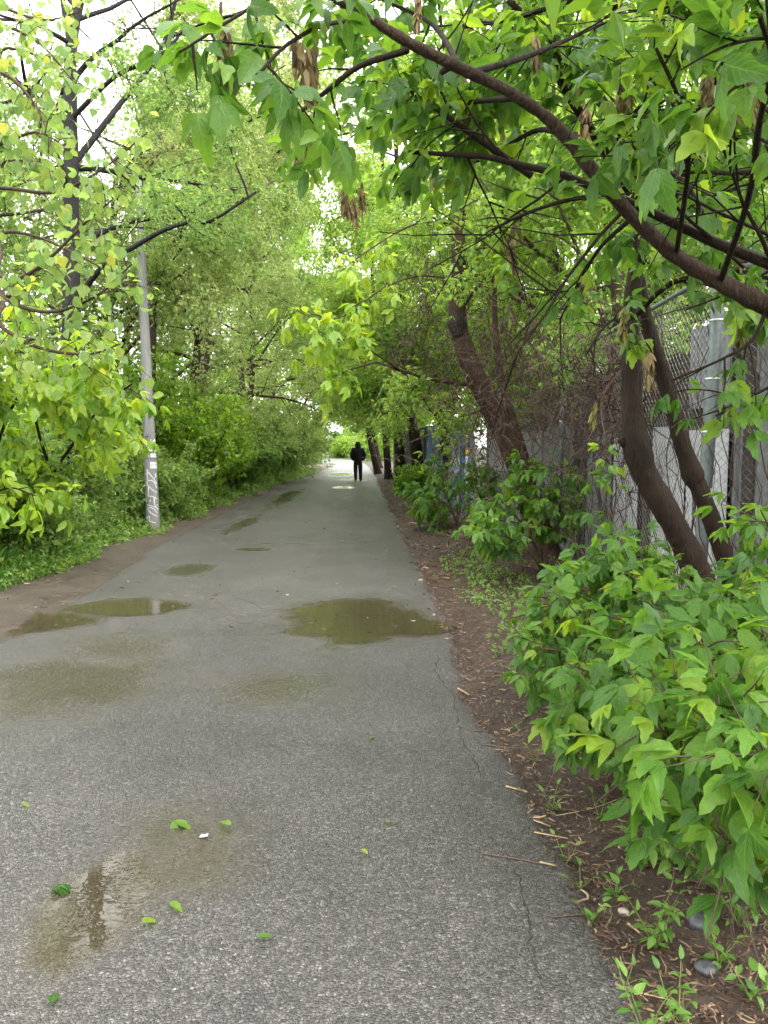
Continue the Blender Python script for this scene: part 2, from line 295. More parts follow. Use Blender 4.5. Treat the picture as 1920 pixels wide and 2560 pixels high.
def soil(name, c1, c2, c3):
    m, nt, pb, out = mat(name); L = nt.links
    g = nn(nt, 'ShaderNodeNewGeometry')
    n1 = nn(nt, 'ShaderNodeTexNoise', Scale=2.2, Detail=8, Roughness=0.65); L.new(g.outputs['Position'], n1.inputs['Vector'])
    n2 = nn(nt, 'ShaderNodeTexNoise', Scale=70, Detail=5, Roughness=0.7); L.new(g.outputs['Position'], n2.inputs['Vector'])
    ad = nn(nt, 'ShaderNodeMath', operation='MULTIPLY_ADD'); ad.inputs[1].default_value = 0.5; L.new(n2.outputs[0], ad.inputs[0])
    m2 = nn(nt, 'ShaderNodeMath', operation='MULTIPLY'); m2.inputs[1].default_value = 0.5; L.new(n1.outputs[0], m2.inputs[0]); L.new(m2.outputs[0], ad.inputs[2])
    r = ramp(nt, [(0.34, c1), (0.52, c2), (0.68, c3)]); L.new(ad.outputs[0], r.inputs[0]); L.new(r.outputs[0], pb.inputs['Base Color'])
    b = nn(nt, 'ShaderNodeBump', Strength=0.9, Distance=0.02); L.new(n2.outputs[0], b.inputs['Height']); L.new(b.outputs[0], pb.inputs['Normal'])
    pb.inputs['Roughness'].default_value = 0.7; pb.inputs['Specular IOR Level'].default_value = 0.35
    return m
M['soil'] = soil('brown_leaf_mould', (0.018, 0.0115, 0.008), (0.05, 0.032, 0.022), (0.11, 0.073, 0.048))
M['dirt'] = soil('trodden_dirt', (0.025, 0.019, 0.014), (0.058, 0.044, 0.033), (0.1, 0.08, 0.062))
M['floor'] = soil('woodland_floor', (0.02, 0.022, 0.01), (0.04, 0.045, 0.018), (0.07, 0.075, 0.03))
def water():
    m, nt, pb, out = mat('shallow_rain_water'); L = nt.links; nt.nodes.remove(pb)
    tr = nn(nt, 'ShaderNodeBsdfTransparent'); tr.inputs[0].default_value = (0.80, 0.74, 0.58, 1)
    gl = nn(nt, 'ShaderNodeBsdfGlossy'); gl.inputs['Roughness'].default_value = 0.03; gl.inputs[0].default_value = (1, 1, 1, 1)
    g = nn(nt, 'ShaderNodeNewGeometry'); n = nn(nt, 'ShaderNodeTexNoise', Scale=26, Detail=2); L.new(g.outputs['Position'], n.inputs['Vector'])
    b = nn(nt, 'ShaderNodeBump', Strength=0.05, Distance=0.01); L.new(n.outputs[0], b.inputs['Height']); L.new(b.outputs[0], gl.inputs['Normal'])
    fr = nn(nt, 'ShaderNodeFresnel', IOR=1.5); dp = nn(nt, 'ShaderNodeAttribute', attribute_name='depth')
    v = nn(nt, 'ShaderNodeTexVoronoi', Scale=88); L.new(g.outputs['Position'], v.inputs['Vector']); sc = nn(nt, 'ShaderNodeSeparateColor'); L.new(v.outputs['Color'], sc.inputs[0])
    n2 = nn(nt, 'ShaderNodeTexNoise', Scale=9, Detail=4); L.new(g.outputs['Position'], n2.inputs['Vector'])
    th = nn(nt, 'ShaderNodeMath', operation='MULTIPLY_ADD'); th.inputs[1].default_value = 0.35; L.new(sc.outputs[0], th.inputs[0]); m4 = nn(nt, 'ShaderNodeMath', operation='MULTIPLY'); m4.inputs[1].default_value = 0.45; L.new(n2.outputs[0], m4.inputs[0]); L.new(m4.outputs[0], th.inputs[2])
    sb = nn(nt, 'ShaderNodeMath', operation='SUBTRACT'); L.new(dp.outputs['Fac'], sb.inputs[0]); L.new(th.outputs[0], sb.inputs[1])
    mr = nn(nt, 'ShaderNodeMapRange'); mr.inputs[1].default_value = -0.3; mr.inputs[2].default_value = 0.3; L.new(sb.outputs[0], mr.inputs[0])   # chips stand out of the thin rim
    fm = nn(nt, 'ShaderNodeMath', operation='MULTIPLY'); L.new(fr.outputs[0], fm.inputs[0]); L.new(mr.outputs[0], fm.inputs[1])
    tm = nn(nt, 'ShaderNodeMix', data_type='RGBA'); tm.inputs[6].default_value = (1, 1, 1, 1); tm.inputs[7].default_value = (0.9, 0.86, 0.72, 1); L.new(mr.outputs[0], tm.inputs[0]); L.new(tm.outputs[2], tr.inputs[0])
    df = nn(nt, 'ShaderNodeBsdfDiffuse'); df.inputs[0].default_value = (0.15, 0.125, 0.075, 1); mu = nn(nt, 'ShaderNodeMixShader'); mf = nn(nt, 'ShaderNodeMath', operation='MULTIPLY'); mf.inputs[1].default_value = 0.2; L.new(mr.outputs[0], mf.inputs[0])
    L.new(mf.outputs[0], mu.inputs[0]); L.new(tr.outputs[0], mu.inputs[1]); L.new(df.outputs[0], mu.inputs[2])   # silt hanging in the water; its diffuse colour also stands in for brighter reflections
    ms = nn(nt, 'ShaderNodeMixShader'); L.new(fm.outputs[0], ms.inputs[0]); L.new(mu.outputs[0], ms.inputs[1]); L.new(gl.outputs[0], ms.inputs[2]); L.new(ms.outputs[0], out.inputs[0])
    return m
M['water'] = water()
def lampglow():
    m, nt, pb, out = mat('lit_lamp_lens')
    pb.inputs['Base Color'].default_value = (0.8, 0.8, 0.8, 1); pb.inputs['Emission Color'].default_value = (1, 0.98, 0.93, 1); pb.inputs['Emission Strength'].default_value = 6
    return m
M['glow'] = lampglow()

# ------------------------------------------------------------------ ground, path, verges, puddles
EDGE = [  # Y, left X, right X of the asphalt
    (-6, -2.7, 0.75), (0, -2.9, 0.85), (2, -2.95, 0.79), (2.9, -2.98, 0.71), (4.5, -3.05, 0.60), (7.2, -3.2, 0.56), (12.9, -3.72, 0.39), (18.2, -3.9, 0.25),
    (31.5, -4.28, -0.15), (43, -4.0, -0.55), (57, -4.2, -1.05), (72, -5.2, -1.8), (86, -8.6, -3.0), (96, -14, -5.5), (103, -22, -9), (110, -40, -14)]
EY = np.array([e[0] for e in EDGE], float); EL = np.array([e[1] for e in EDGE]); ER = np.array([e[2] for e in EDGE])
def left_edge(y): return float(np.interp(y, EY, EL)) + 0.07*fbm(y*0.9, 3.1) + 0.03*fbm(y*5, 8)
def right_edge(y): return float(np.interp(y, EY, ER)) + 0.09*fbm(y*0.8, 9.7) + 0.05*fbm(y*4.5, 1.2) + 0.03*fbm(y*15, 4.2)
# hollows in the path: centre x, y, half sizes, depth (m), film wetness
DIPS = [(-0.28, 7.05, 0.70, 0.95, 0.010, 1), (0.25, 6.75, 0.52, 0.42, 0.010, 1), (-2.55, 7.6, 0.62, 0.50, 0.009, 1), (-3.25, 6.9, 0.7, 0.5, 0.008, 1),
        (-0.72, 5.0, 0.48, 0.42, 0.0032, 0.75), (-2.15, 5.1, 0.75, 0.85, 0.0032, 0.75), (-2.5, 9.9, 0.36, 0.6, 0.0034, 0.8), (-2.05, 11.9, 0.34, 0.22, 0.006, 1),
        (-0.80, 3.02, 0.36, 0.42, 0.0036, 0.9), (-1.02, 2.55, 0.20, 0.55, 0.0075, 1), (-2.1, 6.0, 0.5, 0.6, 0.0025, 0.6), (-2.9, 16, 0.22, 2.2, 0.003, 0.8), (-3.0, 24, 0.32, 4.5, 0.003, 0.9),
        (-1.55, 12.6, 0.5, 0.10, 0.003, 0.7), (-0.55, 13.0, 0.3, 0.08, 0.004, 0.9), (-1.6, 30, 0.5, 1.2, 0.007, 1), (-1.4, 37, 0.7, 1.6, 0.007, 1), (-2.5, 44, 1.0, 3, 0.006, 1), (-3.2, 26, 0.25, 2.0, 0.006, 1)]
def hollow(x, y):
    z, w = 0.0, 0.0
    n = 0.34*fbm(x*2.1, y*2.1, 4.0) + 0.16*fbm(x*6, y*6, 2.0)
    for cx, cy_, rx, ry, dp, wt in DIPS:
        if abs(x-cx) > 2*rx or abs(y-cy_) > 2*ry: continue
        r = math.hypot((x-cx)/rx, (y-cy_)/ry) + n
        s = max(0.0, min(1.0, 1.35 - r)); s = s*s*(3-2*s)
        z = max(z, dp*s); w = max(w, wt*s)
    return -z, w
def path_z(x, y):
    return hollow(x, y)[0] + 0.0012*fbm(x*3, y*3, 7)
def sheet_grid(ys, cols, fn):
    V = []
    for y in ys:
        for c in range(cols): V.append(fn(y, c/(cols-1)))
    q = [(j*cols+i, j*cols+i+1, (j+1)*cols+i+1, (j+1)*cols+i) for j in range(len(ys)-1) for i in range(cols-1)]
    return V, np.array(q)
gm = tri_mesh('ground', [(-700, -300, -0.09), (700, -300, -0.09), (700, 900, -0.09), (-700, 900, -0.09)], [(0, 1, 2, 3)], M['floor'])
tag(link('ground', gm), 'woodland floor of dark soil under the trees', None, None, 'structure')
ys = list(np.arange(-6, 0.5, 0.5)) + list(np.arange(0.5, 15, 0.06)) + list(np.arange(15, 42, 0.3)) + list(np.arange(42, 110.5, 1.5))
wetv = []
def pfn(y, f):
    xl, xr = left_edge(y), right_edge(y)
    x = xl + (xr-xl)*f; z, w = hollow(x, y)
    e = min(f, 1-f)*(xr-xl); z -= 0.03*max(0, 1-e/0.06)
    wetv.append(w); return (x, y, z + 0.0012*fbm(x*3, y*3, 7))
V, Q = sheet_grid(ys, 66, pfn)
pm = tri_mesh('path', V, Q, M['asphalt'], True)
a = pm.attributes.new('wet', 'FLOAT', 'POINT'); a.data.foreach_set('value', np.array(wetv, np.float32))
path = tag(link('path', pm), 'wet grey asphalt path running into the green tunnel', None, None, 'structure')

def verge_h(d, x, y):
    s = max(0.0, min(1.0, (d+0.05)/0.5)); s = s*s*(3-2*s)
    return -0.022 + 0.055*s + 0.016*fbm(x*2.3, y*2.3, 1) + 0.012*fbm(x*9, y*9, 5) + 0.006*fbm(x*22, y*22, 6)*s
def right_z(x, y): return verge_h(x-right_edge(y), x, y)
def left_z(x, y): return verge_h(left_edge(y)-x, x, y)*0.8 + max(0, (left_edge(y)-x-1.2))*0.05
fr = np.array([-0.16, -0.1, -0.05, 0, 0.04, 0.08, 0.13, 0.18, 0.24, 0.31, 0.4, 0.5, 0.62, 0.75, 0.9, 1.05, 1.2, 1.4, 1.65, 1.9, 2.2, 2.6, 3.2, 4.5, 8, 16])
vy = list(np.arange(-4, 1.5, 0.4)) + list(np.arange(1.5, 9, 0.06)) + list(np.arange(9, 22, 0.2)) + list(np.arange(22, 75, 1.0))
def vr(y, f):
    d = fr[int(round(f*(len(fr)-1)))]; x = right_edge(y)+d; return (x, y, right_z(x, y))
V, Q = sheet_grid(vy, len(fr), vr)
tag(link('verge_right', tri_mesh('verge_right', V, Q, M['soil'], True)), 'brown leaf-littered verge between the path and the fence', None, None, 'structure')
def vl(y, f):
    d = fr[int(round(f*(len(fr)-1)))]; x = left_edge(y)-d; return (x, y, left_z(x, y))
V, Q = sheet_grid(vy, len(fr), vl)
tag(link('verge_left', tri_mesh('verge_left', V, Q[:, ::-1], M['dirt'], True)), 'trodden dirt strip along the left edge of the path', None, None, 'structure')

PUD = [(-0.05, 6.95, 1.35, 1.5, 'broad puddle across the right half of the path, mirroring sky and leaves'),
       (-2.8, 7.3, 1.5, 1.0, 'puddle at the left edge of the path mirroring the concrete pole'),
       (-1.02, 2.55, 0.45, 0.9, 'small puddle nearest the camera mirroring white sky'),
       (-2.05, 11.9, 0.6, 0.4, 'small dark puddle in the middle distance left of the path centre'),
       (-1.6, 30, 0.8, 1.9, 'bright puddle just in front of the walking person'),
       (-1.4, 37, 1.1, 2.4, 'bright puddle just beyond the walking person'),
       (-2.5, 44, 1.4, 4.0, 'far puddle where the tunnel of trees opens'),
       (-3.2, 26, 0.5, 2.8, 'narrow puddle along the left side of the path before the walker')]
WZ = -0.0032
for cx, cy_, rx, ry, lab in PUD:
    nx_, ny_ = 60, 60; V = []; dep = []
    for j in range(ny_+1):
        for i in range(nx_+1):
            x = cx+rx*(2*i/nx_-1); y = cy_+ry*(2*j/ny_-1); V.append((x, y, WZ)); g = path_z(x, y)
            if x > right_edge(y)-.1: g = max(g, verge_h(x-right_edge(y), x, y))
            if x < left_edge(y)+.1: g = max(g, verge_h(left_edge(y)-x, x, y)*.8)
            dep.append(max(0.0, (WZ-g))/0.006)
    Q = [(j*(nx_+1)+i, j*(nx_+1)+i+1, (j+1)*(nx_+1)+i+1, (j+1)*(nx_+1)+i) for j in range(ny_) for i in range(nx_)]
    Q = [q for q in Q if max(dep[k] for k in q) > 0]
    if not Q: continue
    me = tri_mesh('puddle', V, Q, M['water']); a = me.attributes.new('depth', 'FLOAT', 'POINT'); a.data.foreach_set('value', np.clip(np.array(dep, np.float32), 0, 1))
    tag(link('puddle', me), lab, None, None, 'structure')

# cracks in the asphalt
def ribbon(P, w, zf, off=0.0016):
    V = []; Fc = []
    for i, p in enumerate(P):
        a = P[max(0, i-1)]; b = P[min(len(P)-1, i+1)]; d = Vector((b[0]-a[0], b[1]-a[1])).normalized(); nrm = Vector((-d.y, d.x))
        ww = 0.5*w*(0.2+R.random())*(0.3 if i in (0, len(P)-1) else 1)
        for s in (-1, 1):
            x, y = p[0]+s*nrm.x*ww, p[1]+s*nrm.y*ww; V.append((x, y, zf(x, y)+off))
        if i: Fc.append((2*i-2, 2*i-1, 2*i+1, 2*i))
    return V, Fc
for pts, w in [([(520, 1548), (560, 1545), (610, 1560), (640, 1556), (700, 1565), (760, 1562)], 0.008), ([(580, 1490), (640, 1512), (655, 1522), (720, 1525), (780, 1530)], 0.008),
               ([(640, 1590), (700, 1580), (760, 1578), (820, 1580)], 0.006), ([(1095, 1640), (1090, 1670), (1100, 1700), (1130, 1730), (1140, 1770), (1150, 1830), (1190, 1900), (1200, 1960)], 0.006),
               ([(1230, 2090), (1270, 2150), (1300, 2200), (1310, 2260), (1330, 2300), (1320, 2360), (1345, 2440), (1370, 2500)], 0.005), ([(700, 1342), (780, 1340), (860, 1346), (930, 1341)], 0.012), ([(820, 1376), (870, 1372), (940, 1378)], 0.012)]:
    P = [tuple(gd(u, v)) for u, v in pts]; Pf = []
    for i in range(len(P)-1):
        for k in range(6):
            t = k/6; x = P[i][0]*(1-t)+P[i+1][0]*t; y = P[i][1]*(1-t)+P[i+1][1]*t
            Pf.append((x+R.gauss(0, 0.008), y+R.gauss(0, 0.012)))
    V, Fc = ribbon(Pf, w, path_z)
    link('crack', tri_mesh('crack', V, Fc, M['crack']), path, (0, 0, 0))

# ------------------------------------------------------------------ leaf shapes
def leaflet(L, wmax, teeth, droop, fold, stations=None):
    """ovate leaflet along +Y, upper side +Z: verts, tris, uv"""
    st = stations or [0, 0.12, 0.28, 0.42, 0.52, 0.64, 0.74, 0.86, 1.0]
    V = []; U = []
    for i, t in enumerate(st):
        w = wmax*(math.sin(math.pi*min(1, t**0.72)))**0.85 if 0 < t < 1 else 0.0
        if teeth and t > 0.35 and t < 0.95: w *= 1.18 if i % 2 else 0.86
        z = -droop*L*t*t; y = t*L
        ty = 0.035*L if (teeth and i % 2 and t > 0.35) else 0
        V += [(0, y, z), (-w*L, y+ty, z+fold*w*L), (w*L, y+ty, z+fold*w*L)]; U += [(0, t, 0), (-1, t, 0), (1, t, 0)]
    T = []
    for i in range(len(st)-1):
        a, b = 3*i, 3*i+3
        if i == 0: T += [(a, b, b+1), (a, b+2, b)]
        elif i == len(st)-2: T += [(a, b, a+1), (a, a+2, b)]
        else: T += [(a, b, b+1), (a, b+1, a+1), (a, a+2, b+2), (a, b+2, b)]
    return np.array(V, float), np.array(T), np.array(U, float)
def place(V, loc, rx, rz, ry=0):
    m = Matrix.Translation(loc) @ Matrix.Rotation(rz, 4, 'Z') @ Matrix.Rotation(rx, 4, 'X') @ Matrix.Rotation(ry, 4, 'Y')
    return np.array([tuple(m @ Vector(v)) for v in V])
def combine(parts):
    Vs, Ts, Us, n = [], [], [], 0
    for V, T, U in parts: Vs.append(V); Ts.append(T+n); Us.append(U); n += len(V)
    return np.concatenate(Vs), np.concatenate(Ts), np.concatenate(Us)
def stalk(p, q, w=0.004):
    p, q = Vector(p), Vector(q); s = Vector((w, 0, 0)); u = Vector((0, 0, w))
    V = np.array([tuple(p-s), tuple(p+s), tuple(p+u), tuple(q-s*.6), tuple(q+s*.6), tuple(q+u*.6)])
    return V, np.array([(0, 1, 4), (0, 4, 3), (1, 2, 5), (1, 5, 4), (2, 0, 3), (2, 3, 5)]), np.full((6, 3), 0.5)
def compound(seed, nl=3):
    r = random.Random(seed); parts = [stalk((0, 0, 0), (0, 0.5, -0.02), 0.008)]
    st = [0, 0.14, 0.34, 0.5, 0.66, 0.82, 1.0]
    V, T, U = leaflet(r.uniform(.72, .98), r.uniform(.2, .275), r.random() < .8, r.uniform(.1, .55), r.uniform(.05, .5), st); parts.append((place(V, (0, 0.5, -0.02), r.uniform(-.35, .0), r.uniform(-.15, .15)), T, U))
    for k in range((nl-1)//2):
        for s in (-1, 1):
            V, T, U = leaflet(r.uniform(.62, .85)-0.1*k, r.uniform(.18, .25), r.random() < .8, r.uniform(.1, .6), r.uniform(.05, .55), st)
            parts.append((place(V, (s*0.01, 0.44-0.22*k, -0.02), r.uniform(-.7, -.15), -s*r.uniform(.55, 1.1), s*r.uniform(-.2, .3)), T, U))
    return combine(parts)
def heart(seed):
    r = random.Random(seed); V, T, U = leaflet(0.9, 0.46, False, r.uniform(.1, .4), r.uniform(.0, .3), [0, 0.05, 0.15, 0.3, 0.5, 0.7, 0.87, 1.0])
    return combine([stalk((0, 0, 0), (0, 0.5, -0.12), 0.009), (place(V, (0, 0.5, -0.12), r.uniform(-1.1, -.3), r.uniform(-.4, .4)), T, U)])
def oval(seed):
    r = random.Random(seed); V, T, U = leaflet(0.9, 0.26, False, r.uniform(.1, .5), r.uniform(.1, .4), [0, 0.12, 0.3, 0.5, 0.72, 0.88, 1.0])
    return combine([stalk((0, 0, 0), (0, 0.14, 0), 0.008), (place(V, (0, 0.14, 0), r.uniform(-.3, .1), 0), T, U)])
def samaras(seed):
    r = random.Random(seed); parts = []
    for k in range(30):
        z = -0.03-0.6*r.random(); a = r.uniform(0, 6.28); b = Vector((0.04*math.cos(a), 0.04*math.sin(a), z))
        V, T, U = leaflet(r.uniform(.22, .36), r.uniform(.11, .16), False, r.uniform(-.1, .25), 0.2, [0, 0.25, 0.65, 1.0])
        parts.append((place(V, b, -math.pi/2+r.uniform(-.1, .55), a-math.pi/2, r.uniform(-.6, .6)), T, U))
    parts.append(stalk((0, 0, 0), (0, 0, -0.6), 0.008)); return combine(parts)
SH = {'box': [compound(s, n) for s, n in ((1, 3), (2, 3), (3, 5), (4, 3), (5, 3), (6, 5), (7, 3), (8, 5), (9, 3), (10, 3), (11, 5), (12, 3))], 'heart': [heart(s) for s in range(5)], 'oval': [oval(s) for s in range(4)],
      'sam': [samaras(s) for s in range(3)]}
_cache = {}
def shape_mesh(kind, i, m):
    k = (kind, i, m.name)
    if k not in _cache:
        V, T, U = SH[kind][i]; _cache[k] = tri_mesh('leaf', V, T, m, True, None, U)
    return _cache[k]
def frame(d, nrm):
    y = Vector(d).normalized(); z = Vector(nrm); z = z - y*z.dot(y)
    if z.length < 1e-4: z = Vector((0.3, 0.2, 1)) - y*Vector((0.3, 0.2, 1)).dot(y)
    z.normalize(); x = y.cross(z); return Matrix((x, y, z)).transposed()
def inside(x, y, poly):
    c = False
    for (x1, y1), (x2, y2) in zip(poly, poly[1:]+poly[:1]):
        if (y1 > y) != (y2 > y) and x < (x2-x1)*(y-y1)/(y2-y1)+x1: c = not c
    return c
def put_leaves(root, leaves, kind, m, cap=300, part='leaf', rest='foliage', gap=None, outline=None):
    if gap:     # sparser boughs where the fence and the leaning tree stand free
        u, v, t = proj(np.array([tuple(l[0]+l[1]*l[3]*.5) for l in leaves])); rg = random.Random(3)
        leaves = [l for l, a, b in zip(leaves, u, v) if rg.random() < min([1]+[g[4] for g in gap if g[0] < a < g[2] and g[1] < b < g[3]])]
    if outline:
        u, v, t = proj(np.array([tuple(l[0]+l[1]*l[3]*.6) for l in leaves])); rg = random.Random(4)
        leaves = [l for l, a, b in zip(leaves, u, v) if inside(a, b, outline) or rg.random() < .05]
    """leaves: (pos, dir, normal, scale). The largest in view become parts, the others one joined part."""
    base = Vector(root.location); P = np.array([tuple(l[0]) for l in leaves]); u, v, t = proj(P)
    inv = (u > -60) & (u < 1980) & (v > -80) & (v < 2640) & (t > 0.3)
    size = np.array([l[3] for l in leaves])/np.maximum(t, 0.3)*inv
    order = np.argsort(-size); big = [i for i in order[:cap] if size[i] > 0.0]; bs = set(big); nv = len(SH[kind])
    for i in big:
        p, d, n_, s = leaves[i]; mm = Matrix.Translation(Vector(p)-base) @ (frame(d, n_)*s).to_4x4()
        o = bpy.data.objects.new(part, shape_mesh(kind, i % nv, m)); C.objects.link(o); o.parent = root; o.matrix_basis = mm
    left = [i for i in range(len(leaves)) if i not in bs]
    if left:
        Vs, Ts, Us, Tn, off = [], [], [], [], 0
        for i in left:
            p, d, n_, s = leaves[i]; V, T, U = SH[kind][i % nv]; fm = np.array(frame(d, n_))*s
            Vs.append(V @ fm.T + np.array(tuple(p))); Ts.append(T+off); Us.append(U); Tn.append(np.full(len(V), R.random())); off += len(V)
        me = tri_mesh(rest, np.concatenate(Vs), np.concatenate(Ts), m, True, np.concatenate(Tn), np.concatenate(Us))
        tag(link(rest, me, root), kind='stuff')

def rdir(rr=R):
    v = Vector((rr.gauss(0, 1), rr.gauss(0, 1), rr.gauss(0, 1))); return v.normalized()
def wander(p, d, L, n, wob, grav, rr=R):
    P = [Vector(p)]; d = Vector(d).normalized(); s = L/n
    for i in range(n):
        d = (d + rdir(rr)*wob + Vector((0, 0, -grav))).normalized(); P.append(P[-1]+d*s)
    return P
def twig_leaves(P, spacing, size, out, up=0.75, start=0.2, rr=R, droop=0.35):
    """compound leaves in opposite pairs along a twig"""
    L = sum((P[i+1]-P[i]).length for i in range(len(P)-1)); n = max(1, int(L*(1-start)/spacing)); side = rr.uniform(0, 6.28)
    for k in range(n+1):
        f = start + (1-start)*k/n; x = f*(len(P)-1); i = min(int(x), len(P)-2); p = P[i].lerp(P[i+1], x-i); d = (P[i+1]-P[i]).normalized()
        a = d.cross(Vector((0, 0, 1)));
        if a.length < 0.1: a = Vector((1, 0, 0))
        a.normalize(); b = a.cross(d)
        if k == n:
            out.append((p, (d+Vector((0, 0, -droop))).normalized(), (Vector((0, 0, up))+rdir(rr)*0.4), size*rr.uniform(.75, 1.05))); continue
        for s in (-1, 1):
            ph = side + (math.pi/2 if k % 2 else 0); o = (a*math.cos(ph)+b*math.sin(ph))*s
            dd = (o*0.9 + d*rr.uniform(.3, .8) + Vector((0, 0, -droop*rr.uniform(.3, 1.4)))).normalized()
            out.append((p, dd, Vector((0, 0, up))+rdir(rr)*0.45+o*0.25, size*rr.uniform(.6, 1.1)))
def twigs_on(P, n, L, mb, leaves, spacing, size, bias=(0, 0, 0), grav=0.06, r0=0.005, f0=0.15, rr=R, droop=0.35, fork=0.5):
    for k in range(n):
        f = f0+(1-f0)*(k+rr.random())/n; x = min(f, 0.999)*(len(P)-1); i = int(x); p = P[i].lerp(P[i+1], x-i); d = (P[i+1]-P[i]).normalized()
        o = rdir(rr); o = (o-d*o.dot(d)).normalized(); dd = (o+d*0.6+Vector(bias)).normalized(); l = L*rr.uniform(.5, 1.25)
        T = wander(p, dd, l, 6, 0.16, grav, rr); mb.tube(T, np.linspace(r0, r0*0.35, len(T)), 4)
        twig_leaves(T, spacing, size, leaves, rr=rr, droop=droop)
        if rr.random() < fork:
            T2 = wander(T[2], (dd+rdir(rr)*0.8).normalized(), l*0.6, 4, 0.16, grav, rr); mb.tube(T2, np.linspace(r0*.7, r0*0.3, len(T2)), 3); twig_leaves(T2, spacing, size, leaves, rr=rr, droop=droop)

# ------------------------------------------------------------------ far trees: leaf clouds on grown branches
def cloud(P, D, size, nl, rng, droop=0.35, flat=0.6):
    """rhombic folded leaflets in groups of nl at points P with directions D"""
    P = np.repeat(P, nl, 0); D = np.repeat(D, nl, 0); n = len(P)
    a = D + rng.normal(0, 0.75, (n, 3)); a[:, 2] -= droop; a /= np.linalg.norm(a, axis=1)[:, None]
    N = rng.normal(0, 0.55, (n, 3)); N[:, 2] += flat; S = np.cross(a, N); S /= np.linalg.norm(S, axis=1)[:, None]+1e-6; N = np.cross(S, a)
    s = (size*rng.uniform(.6, 1.25, n))[:, None]; b = P + a*s*0.25
    V = np.stack([b, b+a*s*.45+S*s*.27+N*s*.09, b+a*s-N*s*.12, b+a*s*.45-S*s*.27+N*s*.09], 1).reshape(-1, 3)
    i = np.arange(n)*4; T = np.concatenate([np.stack([i, i+1, i+2], 1), np.stack([i, i+2, i+3], 1)])
    tint = np.repeat(np.clip(np.repeat(rng.random(n//nl), nl)*0.55+rng.random(n)*0.45, 0, .999), 4)
    return V, T, tint
def crown(root, tips, gpt, size, nl, m, seed, spread=0.12, name='crown', droop=0.35):
    rng = np.random.default_rng(seed); Ps, Ds = [], []
    for T, L in tips:
        T = np.array([tuple(p) for p in T]); k = max(1, int(rng.poisson(gpt))); x = rng.uniform(.15, 1, k)*(len(T)-1); i = np.minimum(x.astype(int), len(T)-2); f = (x-i)[:, None]
        p = T[i]*(1-f)+T[i+1]*f + rng.normal(0, spread, (k, 3)); Ps.append(p); Ds.append(np.broadcast_to(T[-1]-T[0], (k, 3))/(L+1e-6)*0.5 + rng.normal(0, .5, (k, 3)))
    V, Tr, ti = cloud(np.concatenate(Ps), np.concatenate(Ds), size, nl, rng, droop)
    return tag(link(name, tri_mesh(name, V, Tr, m, False, ti), root), kind='stuff')
def limb(mb, tips, p, d, L, r, rr, n2=6, n3=5, grav=0.02, spread=0.9, wob=0.16):
    P = wander(p, d, L, 8, wob, grav, rr); mb.tube(P, np.linspace(r, r*0.25, len(P)), 5)
    for k in range(n2):
        f = 0.2+0.8*(k+rr.random())/n2; x = min(f, .999)*(len(P)-1); i = int(x); q = P[i].lerp(P[i+1], x-i); dd = (P[i+1]-P[i]).normalized()
        d2 = (dd*0.7+rdir(rr)*spread+Vector((0, 0, 0.1))).normalized(); l2 = L*rr.uniform(.28, .5)*(1.15-0.5*f); S = wander(q, d2, l2, 5, 0.2, grav*2, rr); r2 = max(0.006, r*0.35*(1.1-f*0.7))
        mb.tube(S, np.linspace(r2, r2*0.35, len(S)), 4)
        for j in range(n3):
            x = min(0.15+0.85*(j+rr.random())/n3, .999)*(len(S)-1); i = int(x); q3 = S[i].lerp(S[i+1], x-i); d3 = ((S[i+1]-S[i]).normalized()*0.7+rdir(rr)*spread).normalized(); l3 = l2*rr.uniform(.35, .65)
            W = wander(q3, d3, l3, 3, 0.2, grav*3, rr); mb.tube(W, np.linspace(0.005, 0.002, len(W)), 3, False); tips.append((W, l3))
        tips.append((S, l2))
    return P
